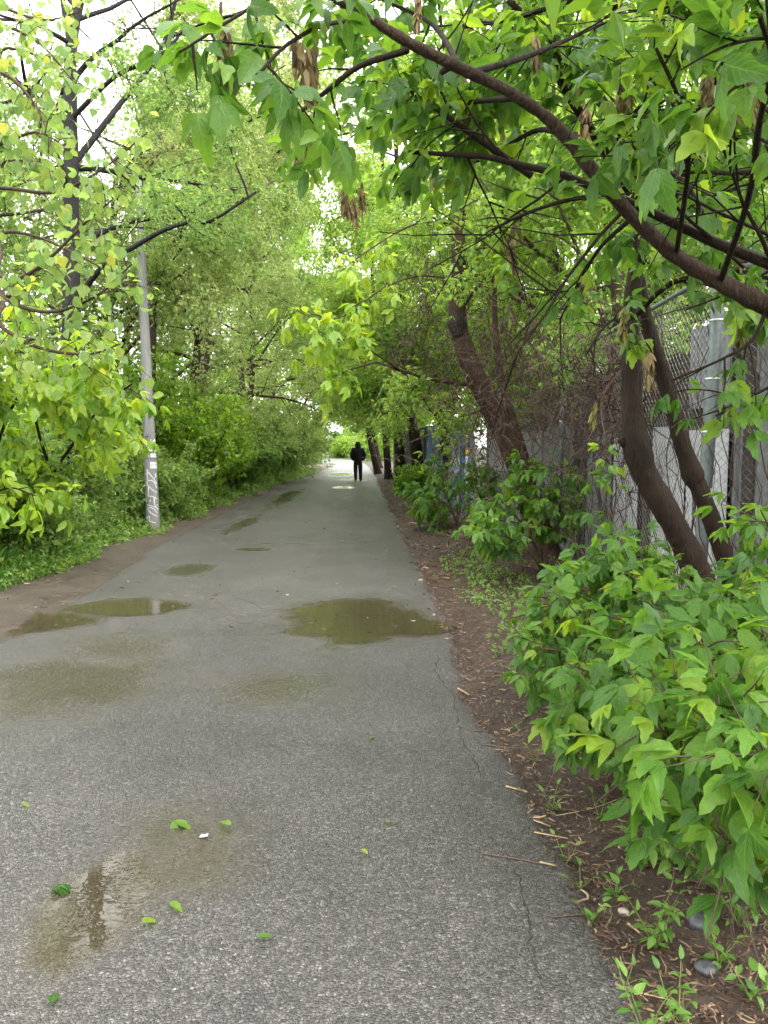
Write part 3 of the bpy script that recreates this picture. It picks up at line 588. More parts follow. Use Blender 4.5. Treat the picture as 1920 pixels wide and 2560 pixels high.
def tree(name, label, trunk, r0, r1, barkm, leafm, limbs, seed, size=0.08, gpt=14, nl=3, bias=(0, 0, 0), L=3.0, f0=0.3, group=None, elev=(0.1, 0.9), n2=6, n3=5, extra=None, spread=0.13, grav=0.02, sides=10, knots=0.0, top=9.0):
    rr = random.Random(seed); root = empty(name, trunk[0]); tag(root, label, 'tree', group)
    P = smooth_line(trunk, 5); n = len(P); rad = np.linspace(1, 0, n)**0.8*(r0-r1)+r1; rad[0] *= 1.3; rad[1] *= 1.12
    rad = rad*(1+knots*np.array([rr.gauss(0, 1) for _ in range(n)]))
    mb = MB(); mb.tube(P, rad, sides+6 if r0 > .16 else sides, True, .09); mb.build('trunk', barkm, root); tips = []
    for k in range(limbs):
        f = f0+(1-f0)*(k+rr.random()*0.7)/limbs; i = min(int(f*(n-1)), n-2); p = P[i]; az = k*2.4+rr.uniform(-.5, .5); el = rr.uniform(*elev)
        d = Vector((math.cos(az)*math.cos(el), math.sin(az)*math.cos(el), math.sin(el)))+Vector(bias); b = MB()
        limb(b, tips, p, d, L*rr.uniform(.7, 1.2)*(1.15-0.45*f), max(0.015, rad[i]*0.5), rr, n2, n3, grav); b.build('branch', barkm, root)
    for pts, ra, rb, nn2, nn3 in (extra or []):
        b = MB(); S = smooth_line(pts, 4); b.tube(S, np.linspace(ra, rb, len(S)), 7)
        for k in range(nn2):
            x = (0.3+0.7*(k+rr.random())/nn2)*(len(S)-1)*.999; i = int(x); q = S[i].lerp(S[i+1], x-i)
            limb(b, tips, q, (S[i+1]-S[i]).normalized()*.6+rdir(rr), L*.35, max(.01, ra*.35), rr, 3, nn3, grav)
        b.build('branch', barkm, root)
    tips = [(T, l) for T, l in tips if max((p.z-CAM_H)/max(p.y, .1) for p in T) < top]
    if top < 1:     # the thin, open part of the canopy at the upper left
        def gapdir(T): dx, dy, dz = T[-1].x+1.0, T[-1].y-2.6, T[-1].z; return -.475 < dx/dy < -.33 and .47 < dz/dy < .8
        tips = [q for q in tips if not gapdir(q[0]) or rr.random() < .06]
    crown(root, tips, gpt, size, nl, leafm, seed, spread); return root
def copy_thing(src, loc, rotz, sc, label, group=None):
    r = src.copy(); C.objects.link(r); r.location = loc; r.rotation_euler = (0, 0, rotz); r.scale = (sc, sc, sc); r['label'] = label
    if group: r['group'] = group
    for ch in src.children:
        c = ch.copy(); C.objects.link(c); c.parent = r
    return r
def shrub(name, label, base, h, w, m, seed, size=0.07, stems=9, gpt=12, nl=3, group=None, bias=(0, 0, 0), cat='shrub', n2=6, n3=4, barkm=None, spread=0.1):
    rr = random.Random(seed); base = Vector(base); root = empty(name, base); tag(root, label, cat, group); tips = []; b = MB()
    for k in range(stems):
        az = k*2.4+rr.uniform(-.5, .5); tilt = rr.uniform(.1, 1)*w/h; d = Vector((math.cos(az)*tilt, math.sin(az)*tilt, 1))+Vector(bias)
        limb(b, tips, base+Vector((math.cos(az), math.sin(az), 0))*0.12*rr.random()*w, d, h*rr.uniform(.6, 1.1), 0.014+0.006*h, rr, n2, n3, 0.03, 1.0)
    b.build('stems', barkm or M['twig'], root); crown(root, tips, gpt, size, nl, m, seed, spread, 'foliage'); return root

# ------------------------------------------------------------------ trees on the left
ORD = ['first', 'second', 'third', 'fourth', 'fifth', 'sixth', 'seventh', 'eighth', 'ninth', 'tenth', 'eleventh', 'twelfth', 'thirteenth', 'fourteenth', 'fifteenth']
def up(x, y, h, lean=(0, 0), wig=0.15, n=6, seed=0, z0=-0.05):
    rr = random.Random(seed)
    return [Vector((x+lean[0]*k/n+rr.uniform(-wig, wig)*(k > 0), y+lean[1]*k/n+rr.uniform(-wig, wig)*(k > 0), z0+(h-z0)*k/n)) for k in range(n+1)]
# dark trunk with a fork high up and a long arched limb crossing in front of the pole
T = [at(165, 1290, 13.0), at(170, 1100, 13.0), at(176, 850, 13.0), at(178, 620, 13.0), at(178, 420, 13.0), at(176, 250, 13.0), at(178, 110, 13.0), at(205, -30, 13.1), at(215, -110, 13.2)]
T[0].z = -0.05
tree('broadleaf_tree', 'tall tree with a blackish trunk left of the grey pole', T, 0.17, 0.06, M['barkblack'], M['mid'], 12, 21, 0.08, 14, 3, (-0.1, 0.1, 0.0), 3.0, 0.35, None, (-0.1, .8), 6, 5,
     [([at(178, 780, 13), at(225, 705, 12.6), at(270, 655, 12.3), at(330, 620, 12.0), at(400, 580, 11.8), at(470, 556, 11.6), at(530, 551, 11.4), at(640, 480, 11.2)], 0.055, 0.018, 4, 3),
      ([at(178, 130, 13), at(160, 20, 13.2), at(145, -80, 13.5)], 0.06, 0.04, 2, 2),
      ([at(178, 420, 13), at(300, 260, 13.5), at(400, 130, 14), at(450, -40, 14)], 0.06, 0.03, 4, 4),
      ([at(176, 300, 13), at(290, 190, 12.4), at(400, 140, 12.0), at(470, 60, 12)], 0.045, 0.02, 4, 4)], top=.5)
T = [at(368, 1310, 17.5), at(372, 1000, 17.5), at(376, 760, 17.5), at(378, 620, 17.5), at(382, 500, 17.5), at(400, 300, 17.5), at(420, 100, 17.6)]; T[0].z = -0.05
tree('broadleaf_tree', 'brown forked tree standing directly behind the grey pole', T, 0.17, 0.06, M['barkgrey'], M['dull'], 13, 22, 0.085, 24, 3, (0.3, -0.2, 0.1), 3.8, 0.4, None, (0.0, 0.9), 6, 5,
     [([at(376, 760, 17.5), at(400, 690, 17.3), at(440, 600, 17), at(470, 540, 16.8), at(520, 420, 16.5), at(560, 300, 16.3)], 0.13, 0.05, 6, 5)], top=.54)
# stepped wall of trees further along: x, y, height, leaf, trunk radius
left_trees = [(-7.8, 20.5, 9.0, 'dull', 0.17, 'tall seed-laden tree behind the grey pole, second row from the path'),
              (-5.9, 23.0, 14.0, 'dull', 0.15, 'reddish-trunked tree right of the grey pole, nearest the path'),
              (-6.8, 28.0, 16.5, 'dull', 0.18, 'tall tree right of the grey pole, its trunk half hidden by shrubs'),
              (-6.2, 33.5, 12.5, 'mid', 0.16, 'left-hand tree about as far off as the walking person'),
              (-7.6, 40.0, 18.0, 'dull', 0.2, 'left-hand tree a little beyond the walking person'),
              (-6.9, 47.0, 14, 'lime', 0.16, 'left-hand tree arching over the far end of the tunnel'),
              (-8.0, 54.0, 17.0, 'lime', 0.2, 'last left-hand tree before the path bends away')]
for i, (x, y, h, lm, r, lab) in enumerate(left_trees):
    tree('broadleaf_tree', lab, up(x, y, h, (1.2, -0.3), 0.2, 6, 40+i), r, 0.05, M['barkred'] if i == 1 else M['barkgrey'], M[lm], 14, 60+i, 0.085+0.0014*y, 19 if y < 42 else 14, 3, (0.25, -0.15, 0.05), 4.7, 0.24+0.004*max(0, y-20), 'tunnel trees on the left', (0.1, 0.95), 7, 6, None, 0.2, top=.5 if x/y < -.3 else 9)
proto = {}
for i, (x, y, h, lm) in enumerate([(-11.0, 18, 13, 'mid'), (-12.5, 26, 11.5, 'dull'), (-11, 33, 13, 'mid'), (-12, 44, 14, 'mid'), (-9.5, 12.5, 8.0, 'mid'), (-13.0, 60, 14, 'dull'), (-9.0, 15.6, 12, 'mid')]):
    lab = '%s background tree deep in the left-hand wood, counted from the camera' % ORD[[2, 3, 4, 5, 0, 6, 1][i]]
    if i > 1: copy_thing(proto[lm], (x, y, -0.05), [0, 0, .5, -.4, .3, -.3, .9][i], h/proto[lm]['h'], lab); continue
    proto[lm] = tree('broadleaf_tree', lab, up(x, y, h, (0.4, 0), 0.25, 6, 80+i), 0.2, 0.05, M['barkgrey'], M[lm], 13, 90+i, 0.10+0.001*y, 15, 3, (0.1, -0.1, 0.1), 4.2, 0.2, 'background trees in the wood on the left', (-0.1, 0.8), 6, 5, None, 0.18, top=.5)
    proto[lm]['h'] = h
for q in proto.values(): del q['h']
for o in C.objects:
    if 'h' in o.keys(): del o['h']
# leafy wall of shrubs under them
sh = [(-6.3, 15.6, 2.6, 1.8, 'mid'), (-4.85, 16.4, 1.5, 1.2, 'mid'), (-5.3, 19.0, 2.7, 1.7, 'boxcloud'), (-7.0, 17.8, 3.4, 2.0, 'mid'), (-5.4, 21.8, 2.8, 1.8, 'mid'), (-5.2, 25.2, 2.8, 1.7, 'mid'), (-5.4, 29.5, 3.2, 2.0, 'boxcloud'),
      (-5.3, 34.0, 3.2, 1.8, 'mid'), (-5.4, 38.5, 3.5, 2.1, 'mid'), (-5.4, 43.5, 3.6, 2.0, 'mid'), (-5.5, 49, 3.7, 2.2, 'mid'), (-6.0, 56, 3.8, 2.4, 'lime'), (-7.8, 23.5, 4.2, 2.2, 'mid'), (-8.2, 31, 4.6, 2.5, 'mid'), (-8.6, 14.2, 3.6, 2.2, 'mid')]
SHL = ['%s dense shrub of the leafy left wall, counted from the grey pole' % ORD[sorted(range(len(sh)), key=lambda q: sh[q][1]).index(k)] for k in range(len(sh))]
for i, (x, y, h, w, lm) in enumerate(sh):
    if i in (0, 2, 5, 8, 12): sp_ = (shrub('leafy_shrub', SHL[i], (x, y, left_z(x, y)), h, w, M[lm], 120+i, 0.09+0.0012*y, 10, 18, 3, 'shrubs in the leafy wall on the left', (0.12, -0.05, 0), n2=7, n3=4), h)
    else: copy_thing(sp_[0], (x, y, left_z(x, y)), R.uniform(-.9, .9), h/sp_[1], SHL[i])
near_sh = [(-6.1, 12.6, 2.4, 1.6, 'low leafy shrub beside the blackish trunk, left of the grey pole'), (-7.3, 11.2, 2.8, 1.8, 'leafy shrub at the left edge of the picture behind the thin dark stem'), (-5.25, 13.7, 0.9, 0.9, 'knee-high shrub at the foot of the grey pole on its left'), (-5.0, 15.1, 1.2, 1.0, 'knee-high shrub at the foot of the grey pole on its right')]
near_sh += [(-5.15, 9.3, .7, .8, 'small leafy weed clump at the left edge beside the dirt strip'), (-4.95, 10.7, .6, .7, 'knee-high weed clump just right of the thin dark stem'), (-5.7, 8.3, 1.0, 1.0, 'waist-high weed clump in the lower left corner of the greenery'), (-5.35, 11.7, .9, .8, 'weed clump between the thin dark stem and the blackish trunk'), (-6.2, 9.9, 1.5, 1.3, 'tall weed clump behind the thin dark stem'), (-5.1, 12.6, .6, .7, 'weed clump just left of the flat dark stone'), (-5.75, 10.4, 1.7, 1.3, 'chest-high leafy shrub under the drooping lime leaves at the left edge'), (-6.6, 9.0, 2.2, 1.6, 'tall leafy shrub cut by the left edge of the picture'), (-5.9, 13.4, 1.6, 1.2, 'leafy shrub filling the gap left of the grey pole')]
for i, (x, y, h, w, lab) in enumerate(near_sh):
    if i in (0, 1, 3, 6): sp_ = (shrub('leafy_shrub', lab, (x, y, left_z(x, y)), h, w, M['mid'], 150+i, 0.085 if i < 4 else .07, 9, 15, 3, n2=6, n3=4), h)
    else: copy_thing(sp_[0], (x, y, left_z(x, y)), R.uniform(-3, 3), h/sp_[1], lab)

# grass and weeds on the left verge
def grass_patch(name, label, n, fx, hgt, seed, m):
    rng = np.random.default_rng(seed); V = np.zeros((n, 4, 3)); y, x, z, hs = fx(rng, n)
    az = rng.uniform(0, 6.28, n); h = hs*hgt*rng.uniform(.5, 1.2, n); l = h*rng.uniform(.15, .8, n); w = 0.004+0.006*rng.random(n)+0.0003*y
    c, s = np.cos(az), np.sin(az); b = np.stack([x, y, z], 1)
    V[:, 0] = b + np.stack([-s*w, c*w, 0*w], 1); V[:, 1] = b + np.stack([s*w, -c*w, 0*w], 1)
    V[:, 2] = b + np.stack([c*l*.35+s*w*.8, s*l*.35-c*w*.8, h*.62], 1); V[:, 3] = b + np.stack([c*l, s*l, h], 1)
    i = np.arange(n)*4; T = np.concatenate([np.stack([i, i+1, i+2], 1), np.stack([i, i+2, i+3], 1)])
    return tag(link(name, tri_mesh(name, V.reshape(-1, 3), T, m, False, np.repeat(rng.random(n)*.999, 4))), label, None, None, 'stuff')
def lfx(rng, n):
    y = 4.5+45*rng.random(n)**1.9; d0 = np.interp(y, [6, 9, 14, 25, 40], [.8, .68, .4, .22, .15]); d = d0+0.35*rng.random(n)**0.7+1.9*rng.random(n)**2+0.13*np.sin(y*1.7)
    x = np.array([left_edge(a) for a in y])-d; z = np.array([left_z(a, b) for a, b in zip(x, y)])-0.01
    return y, x, z, np.clip((d-d0+.15)*1.3, .25, 1.3)
tag(grass_patch('grass', 'tall green grass and weeds along the left dirt strip', 22000, lfx, 0.27, 5, M['grass']), None, 'grass')
def ground_leaves(name, label, fx, n, size, seed, m, cat='weeds'):
    rng = np.random.default_rng(seed); y, x, z, hs = fx(rng, n); n = len(y); P = np.stack([x, y, z+hs*rng.random(n)], 1); D = rng.normal(0, .6, (n, 3)); D[:, 2] += .3
    V, T, ti = cloud(P, D, size, 3, rng, 0.2, 1.0)
    return tag(link(name, tri_mesh(name, V, T, m, False, ti)), label, cat, None, 'stuff')
def lfx2(rng, n):
    y = 5+42*rng.random(n)**1.7; d0 = np.interp(y, [6, 9, 14, 25, 40], [.85, .72, .4, .22, .15]); d = d0+2.2*rng.random(n)**1.2+0.13*np.sin(y*1.7); x = np.array([left_edge(a) for a in y])-d; z = np.array([left_z(a, b) for a, b in zip(x, y)])
    return y, x, z, np.clip((d-d0+.1)*.5, .03, .8)
ground_leaves('ground_cover', 'leafy ground cover under the shrubs on the left', lfx2, 12000, 0.075, 8, M['mid'])
def rfx2(rng, n):
    y = 6.2+26*rng.random(n)**1.3; d = 0.35+1.6*rng.random(n); d = d+0.2*np.sin(y*2.1); x = np.array([right_edge(a) for a in y])+d
    k = np.array([fbm(a*1.3, b*1.3, 9) for a, b in zip(x, y)]) > 0.12; y, x = y[k], x[k]; n = len(y)
    return y, x, np.array([right_z(a, b) for a, b in zip(x, y)]), np.full(n, .07)
ground_leaves('ground_cover', 'patchy low green seedlings on the brown verge before the fence', rfx2, 1500, 0.05, 9, M['weed'])
def rfx3(rng, n):
    y = 4.9+5.5*rng.random(n); x = 1.05+0.7*rng.random(n)-0.02*y+0.12*np.sin(y*3)
    return y, x, np.array([right_z(a, b) for a, b in zip(x, y)]), np.full(n, .08)
ground_leaves('ground_cover', 'strip of tiny green seedlings in front of the leafy foreground bush', rfx3, 650, 0.045, 10, M['weed'])

# ------------------------------------------------------------------ trees on the right
T = [at(1375, 1405, 10.9), at(1340, 1290, 10.85), at(1292, 1160, 10.8), at(1235, 1030, 10.75), at(1185, 930, 10.7), at(1155, 850, 10.7), at(1143, 790, 10.7), at(1146, 690, 10.7), at(1147, 560, 10.7), at(1152, 450, 10.7), at(1160, 300, 10.7), at(1150, 120, 10.6)]; T[0].z = -0.05
t2 = tree('box_elder_tree', 'leaning reddish-brown tree with a dark knot where it bends upright', T, 0.175, 0.06, M['barkred'], M['lime'], 7, 31, 0.09, 11, 3, (-0.3, 0.1, 0.1), 2.6, 0.84, None, (0.0, 0.7), 5, 4,
     [([at(1205, 965, 10.7), at(1120, 955, 10.6), at(1050, 940, 10.5), at(1000, 925, 10.4), at(940, 905, 10.3)], 0.035, 0.014, 2, 3),
      ([at(1360, 1360, 11.0), at(1320, 1180, 11.1), at(1285, 1060, 11.2), at(1255, 960, 11.3), at(1240, 850, 11.4), at(1235, 700, 11.5)], 0.085, 0.04, 2, 3),
      ([at(1143, 800, 10.7), at(1175, 740, 10.5), at(1230, 700, 10.3), at(1300, 760, 10.1)], 0.035, 0.012, 1, 2)], knots=0.02)
leaves = []; rr = random.Random(35)
for pts, nt in [([(1000, 925, 10.4), (930, 880, 10.0), (860, 850, 9.6), (790, 850, 9.3)], 6), ([(1143, 700, 10.7), (1050, 690, 10.2), (960, 720, 9.8), (860, 790, 9.4), (780, 800, 9.2)], 8), ([(1150, 560, 10.7), (1040, 560, 10.2), (930, 620, 9.7), (850, 680, 9.4)], 7), ([(1146, 640, 10.7), (1220, 620, 10.2), (1300, 660, 9.8)], 5), ([(940, 905, 10.3), (860, 930, 9.9), (800, 960, 9.6)], 4)]:
    S = smooth_line([at(*p) for p in pts], 5); b = MB(); b.tube(S, np.linspace(.016, .006, len(S)), 5); twigs_on(S, nt, .5, b, leaves, .13, .2, (-.1, -.2, 0), .07, .005, .4, rr, .5); b.build('branch', M['barkred'], t2)
put_leaves(t2, leaves, 'box', M['limebox'], 300, gap=[(1085, 430, 1215, 820, .08)])
mb = MB(); mb.tube([at(1148, 838, 10.66), at(1142, 815, 10.62), at(1146, 790, 10.66)], [0.10, 0.128, 0.10], 12); mb.build('knot', M['barkblack'], t2)
right_trees = [((1150, 1255, 21.0), (1120, 1130, 21), (1108, 1065, 21), (1085, 985, 20.8), (1075, 850, 20.5), 0.20, 11.0, 'lime', 'dark forked trunk in front of the blue graffiti'),
               ((1052, 1225, 27.0), (1040, 1120, 27), (1028, 1040, 27), (1020, 950, 27), (1010, 800, 26.5), 0.24, 14, 'lime', 'thick dark trunk right of the walker, nearest the graffiti'),
               ((1004, 1212, 32.0), (998, 1120, 32), (992, 1050, 32), (985, 960, 32), (975, 830, 31), 0.22, 14.5, 'boxcloud', 'second dark trunk to the right of the walker'),
               ((972, 1205, 36.5), (966, 1120, 36.5), (960, 1060, 36.5), (950, 980, 36), (940, 860, 35), 0.18, 14, 'lime', 'slim dark trunk closest to the right of the walker'),
               ((946, 1185, 44.0), (930, 1120, 44), (922, 1080, 44), (912, 1040, 43), (900, 960, 42), 0.2, 13, 'lime', 'far dark trunk leaning in just above the right of the walker'),
               ((950, 1172, 55.0), (940, 1120, 55), (930, 1080, 55), (920, 1020, 54), (900, 930, 53), 0.22, 10, 'lime', 'farthest tree on the right before the bright opening')]
for i, (a, b, c, d, e, r, h, lm, lab) in enumerate(right_trees):
    T = [at(*q) for q in (a, b, c, d, e)]; T[0].z = -0.05; T.append(Vector((T[-1].x-0.4, T[-1].y-0.3, h)))
    ex = None
    if i == 0: ex = [([at(1112, 1080, 21), at(1128, 1010, 21.2), at(1150, 900, 21.4), at(1160, 780, 21.5)], 0.14, 0.05, 5, 4)]
    tree('box_elder_tree', lab, T, r, 0.06, M['bark'], M[lm], 14, 170+i, 0.085+0.0016*a[2], 18 if a[2] < 40 else 12, 3, (-0.55, -0.3, 0.05), 3.8, 0.36+0.002*a[2], 'dark trunks along the right verge', (0.05, 0.95), 7, 6, ex, 0.2)
for i, (x, y, h, lm) in enumerate([(5.2, 12.5, 9, 'lime'), (6.5, 17.5, 11, 'lime'), (5.0, 23, 11, 'boxcloud'), (6.0, 30, 12, 'lime'), (4.5, 38, 12, 'lime'), (3.5, 47, 12, 'lime'), (8.5, 9.5, 9, 'boxcloud'), (10, 14, 11, 'mid'), (4.4, 8.6, 6.5, 'boxcloud'), (3.7, 11.2, 6.5, 'lime'), (3.6, 14.6, 7.5, 'lime'), (3.4, 18.5, 8, 'lime')]):
    lab = '%s leafy tree behind the right-hand fence, counted from the camera' % ORD[[3, 6, 8, 9, 10, 11, 1, 4, 0, 2, 5, 7][i]]
    if i in (0, 2, 7, 9): sp_ = (tree('broadleaf_tree', lab, up(x, y, h, (-0.6, 0), 0.2, 6, 190+i), 0.15, 0.05, M['barkgrey'], M[lm], 12, 200+i, 0.095+0.001*y, 15, 3, (-0.2, -0.1, 0.1), 3.0, 0.25, 'trees behind the fence', (-0.1, 0.8), 6, 5, None, 0.16), h)
    else: copy_thing(sp_[0], (x, y, -.05), R.uniform(-1, 1), h/sp_[1], lab)
# trees closing the view where the path bends left
for i, (x, y, h, lm) in enumerate([(-18, 122, 12, 'lime'), (-9, 118, 10, 'lime'), (-1, 120, 12, 'lime'), (5, 112, 13, 'lime'), (2, 92, 11, 'mid'), (-13, 128, 15, 'mid'), (-4, 130, 16, 'lime'), (3.5, 78, 11, 'lime'), (-12.5, 76, 11, 'lime'), (-26, 126, 14, 'mid')]):
    lab = '%s pale tree beyond the bright bend of the path, counted from the left' % ORD[[1, 4, 6, 9, 7, 2, 5, 8, 3, 0][i]]
    if i in (0, 4): sp_ = (tree('broadleaf_tree', lab, up(x, y, h, (0, 0), 0.25, 6, 220+i), 0.2, 0.06, M['barkgrey'], M[lm], 9, 230+i, 0.32, 10, 3, (0, -0.1, 0), 4.2, 0.08, 'far trees beyond the bend', (-0.2, 0.8), 6, 5, None, 0.35), h)
    else: copy_thing(sp_[0], (x, y, -.05), R.uniform(-3, 3), h/sp_[1], lab)
for i, (x, y) in enumerate([(-16, 113), (-11, 112.5), (-6.5, 111), (-3, 108), (0.3, 100), (-1.2, 92)]):
    shrub('leafy_shrub', '%s pale shrub at the far edge of the bright bend, counted from the left' % ORD[i], (x, y, -0.08), 3.2, 3.0, M['lime'], 250+i, 0.3, 8, 9, 3, 'far shrubs at the bend', n2=5, n3=4, spread=0.3)

GAPS = [(940, 500, 1430, 1000, .1), (1400, 880, 1690, 1330, .06), (1690, 1090, 1990, 1400, .05), (1430, 740, 1560, 880, .4), (1610, 690, 1800, 860, .3), (1690, 830, 1990, 1100, .35)]
# near double trunk on the right, standing against the fence
T1 = [at(1810, 1665, 5.45), at(1775, 1520, 5.45), at(1720, 1380, 5.42), at(1655, 1260, 5.4), at(1605, 1165, 5.4), at(1583, 1050, 5.4), at(1580, 920, 5.4), at(1578, 800, 5.4), at(1588, 680, 5.4), at(1600, 560, 5.4), at(1575, 380, 5.4), at(1552, 180, 5.4), at(1545, 0, 5.4), at(1545, -200, 5.4)]
T1[0].z = -0.05
root = empty('box_elder_tree', T1[0]); tag(root, 'dark double-trunked tree leaning against the chain-link fence in the right foreground', 'tree')
rr = random.Random(33)
P = smooth_line(T1, 8); n = len(P); rad = np.interp(np.linspace(0, 1, n), [0, .1, .3, .5, .75, 1], [0.125, 0.094, 0.086, 0.062, 0.044, 0.03])*(1+0.02*NR.normal(size=n)+.05*np.sin(np.arange(n)*.56)+.16*np.exp(-((np.arange(n)-34)/2.6)**2))
mb = MB(); mb.tube(P, rad, 26, True, .11); mb.tube([P[36]-Vector((0.08, 0, 0)), P[36]-Vector((0.13, 0.02, -0.03))], [0.035, 0.02], 8); mb.build('trunk', M['bark'], root)
T1b = [at(1850, 1640, 5.75), at(1840, 1500, 5.75), at(1800, 1360, 5.72), at(1752, 1230, 5.7), at(1735, 1195, 5.7), at(1700, 1090, 5.68), at(1665, 960, 5.65), at(1640, 880, 5.62), at(1610, 780, 5.58), at(1595, 690, 5.5)]
P2 = smooth_line(T1b, 8); n = len(P2); rad = np.interp(np.linspace(0, 1, n), [0, .15, .4, .46, .52, 1], [0.085, 0.068, 0.062, 0.078, 0.06, 0.046])*(1+0.02*NR.normal(size=n))
mb = MB(); mb.tube(P2, rad, 24, True, .12); mb.build('trunk', M['bark'], root)
leaves = []; BR = []
def br(name_root, pts, ra, rb, bm, sides=7):
    S = smooth_line([at(*p) for p in pts], 5); b = MB(); b.tube(S, np.linspace(ra, rb, len(S)), sides); return S, b
for pts, ra, rb, nt, L in [([(1595, 660, 5.4), (1640, 560, 5.2), (1700, 450, 5.0), (1740, 300, 4.9), (1800, 190, 4.8), (1850, 60, 4.7)], 0.05, 0.02, 24, .6),
                           ([(1575, 480, 5.4), (1480, 330, 5.0), (1400, 200, 4.8), (1380, 110, 4.7), (1270, 0, 4.6)], 0.035, 0.018, 22, .6),
                           ([(1552, 250, 5.4), (1650, 150, 5.0), (1750, 50, 4.8), (1820, -60, 4.7)], 0.03, 0.016, 16, .6),
                           ([(1560, 330, 5.4), (1450, 200, 5.6), (1330, 100, 5.7), (1200, 30, 5.8)], 0.03, 0.015, 18, .7),
                           ([(1578, 800, 5.4), (1660, 720, 5.0), (1740, 690, 4.8), (1860, 680, 4.6), (1940, 700, 4.4)], 0.02, 0.010, 16, .5),
                           ([(1580, 600, 5.4), (1690, 430, 5.6), (1840, 350, 5.6), (1960, 300, 5.6)], 0.03, 0.015, 18, .6),
                           ([(1545, 20, 5.4), (1420, -60, 5.2), (1280, -120, 5.0)], 0.03, 0.015, 12, .7),
                           ([(1585, 850, 5.35), (1540, 800, 5.0), (1500, 830, 4.8), (1470, 880, 4.7)], 0.012, 0.007, 5, .35)]:
    S, b = br(root, pts, ra, rb, M['bark']); twigs_on(S, nt, L, b, leaves, 0.085, 0.14, (-0.05, -0.2, -0.1), 0.07, 0.006, 0.2, rr); b.build('branch', M['bark'], root)
put_leaves(root, leaves, 'box', M['box'], 300, gap=GAPS)
seeds = []
for k in range(46):
    p, d, n_, s = rr.choice(leaves)
    seeds.append((p, Vector((rr.gauss(0, .1), 1, 0)), Vector((rr.gauss(0, .1), rr.gauss(0, .1), 1)), rr.uniform(.2, .3)))
put_leaves(root, seeds, 'sam', M['seedgreen'], 60, 'seed_cluster', 'seed_clusters')

# overhanging limb close to the camera; its own trunk stands just outside the frame on the right
base = Vector((2.75, 2.7, -0.05)); root = empty('box_elder_tree', base); tag(root, 'tree whose long brown limb slants across the top right close to the camera', 'tree')
mb = MB(); TT = smooth_line([base, Vector((2.62, 2.75, 1.0)), Vector((2.4, 2.85, 1.75)), Vector((2.5, 2.9, 3.2)), Vector((2.7, 3.0, 5.5))], 5); mb.tube(TT, np.linspace(0.14, 0.05, len(TT)), 12); mb.build('trunk', M['bark'], root)
rr = random.Random(44); leaves = []
main = [Vector((2.42, 2.86, 1.70)), at(2100, 850, 3.05), at(1920, 765, 3.02), at(1800, 705, 3.0), at(1690, 640, 2.95), at(1580, 540, 2.9), at(1500, 450, 2.85), at(1400, 325, 2.8), at(1290, 240, 2.75), at(1150, 170, 2.7), at(1030, 110, 2.65), at(930, 50, 2.6), at(840, -5, 2.55), at(740, -70, 2.5), at(640, -110, 2.45)]
S = smooth_line(main, 6); n = len(S); rad = np.interp(np.linspace(0, 1, n), [0, .3, .5, .7, .85, 1], [0.05, 0.027, 0.022, 0.018, 0.015, 0.009])*(1+0.06*NR.normal(size=n))
mb = MB(); mb.tube(S, rad, 20, True, .12)
for k in (22, 31, 40, 47, 55, 62): mb.tube([S[k], S[k]+rdir(rr)*0.05], [0.018, 0.010], 7)
mb.build('limb', M['barklimb'], root)
def sub(pts, ra, rb, nt, L, size=0.15, bias=(0, -0.05, -0.1), f0=0.25, bm='bark', sp_=0.08):
    S, b = br(root, pts, ra, rb, None); twigs_on(S, nt, L, b, leaves, sp_, size*.86, bias, 0.06, 0.0045, f0, rr); b.build('branch', M[bm], root)
sub([(1020, 125, 2.65), (900, 165, 2.6), (820, 225, 2.6), (750, 282, 2.6)], 0.012, 0.006, 3, .25)
sub([(1330, 440, 3.2), (1200, 350, 3.2), (1110, 285, 3.2), (1030, 232, 3.2)], 0.016, 0.009, 9, .4, 0.14)
sub([(1170, 185, 2.75), (1290, 150, 3.0), (1390, 112, 3.3), (1500, 60, 3.6)], 0.014, 0.008, 7, .4)
sub([(1480, 490, 2.87), (1400, 505, 2.85), (1300, 540, 2.8), (1230, 575, 2.8)], 0.009, 0.005, 4, .25)
sub([(1515, 470, 2.86), (1540, 380, 2.8), (1560, 310, 2.7), (1610, 260, 2.6)], 0.012, 0.006, 5, .3)
sub([(1560, 390, 3.5), (1690, 440, 3.4), (1735, 490, 3.3), (1790, 600, 3.3), (1860, 670, 3.3)], 0.012, 0.007, 8, .35, .15)
sub([(930, 50, 2.6), (820, 60, 2.3), (720, 110, 2.1), (640, 190, 1.95)], 0.008, 0.004, 4, .22, .15)
sub([(760, -55, 2.5), (660, 0, 2.2), (560, 60, 2.05), (450, 130, 1.95)], 0.007, 0.003, 4, .22, .15)
sub([(1800, 705, 3.0), (1870, 500, 2.4), (1900, 300, 2.0), (1930, 160, 1.7), (1900, 40, 1.5)], 0.012, 0.005, 6, .3, .15)
sub([(1690, 640, 2.95), (1720, 420, 2.5), (1700, 260, 2.3), (1640, 120, 2.2)], 0.010, 0.005, 7, .3, .14)
sub([(1920, 765, 3.02), (1880, 850, 3.0), (1800, 900, 3.0), (1680, 950, 3.05)], 0.009, 0.004, 5, .25, .14, (-.1, 0, -.25))
sub([(2060, 830, 3.1), (1960, 940, 3.1), (1900, 980, 3.1), (1790, 1040, 3.1)], 0.009, 0.004, 5, .25, .14, (-.1, 0, -.25))
sub([(1400, 330, 2.8), (1330, 330, 3.3), (1200, 400, 3.8), (1080, 420, 4.2), (960, 380, 4.5)], 0.012, 0.006, 10, .3, .15, (-.1, .1, .05))
sub([(1290, 245, 2.75), (1150, 260, 3.3), (1000, 300, 3.8), (840, 340, 4.2)], 0.012, 0.006, 11, .3, .15, (-.1, .1, .05))
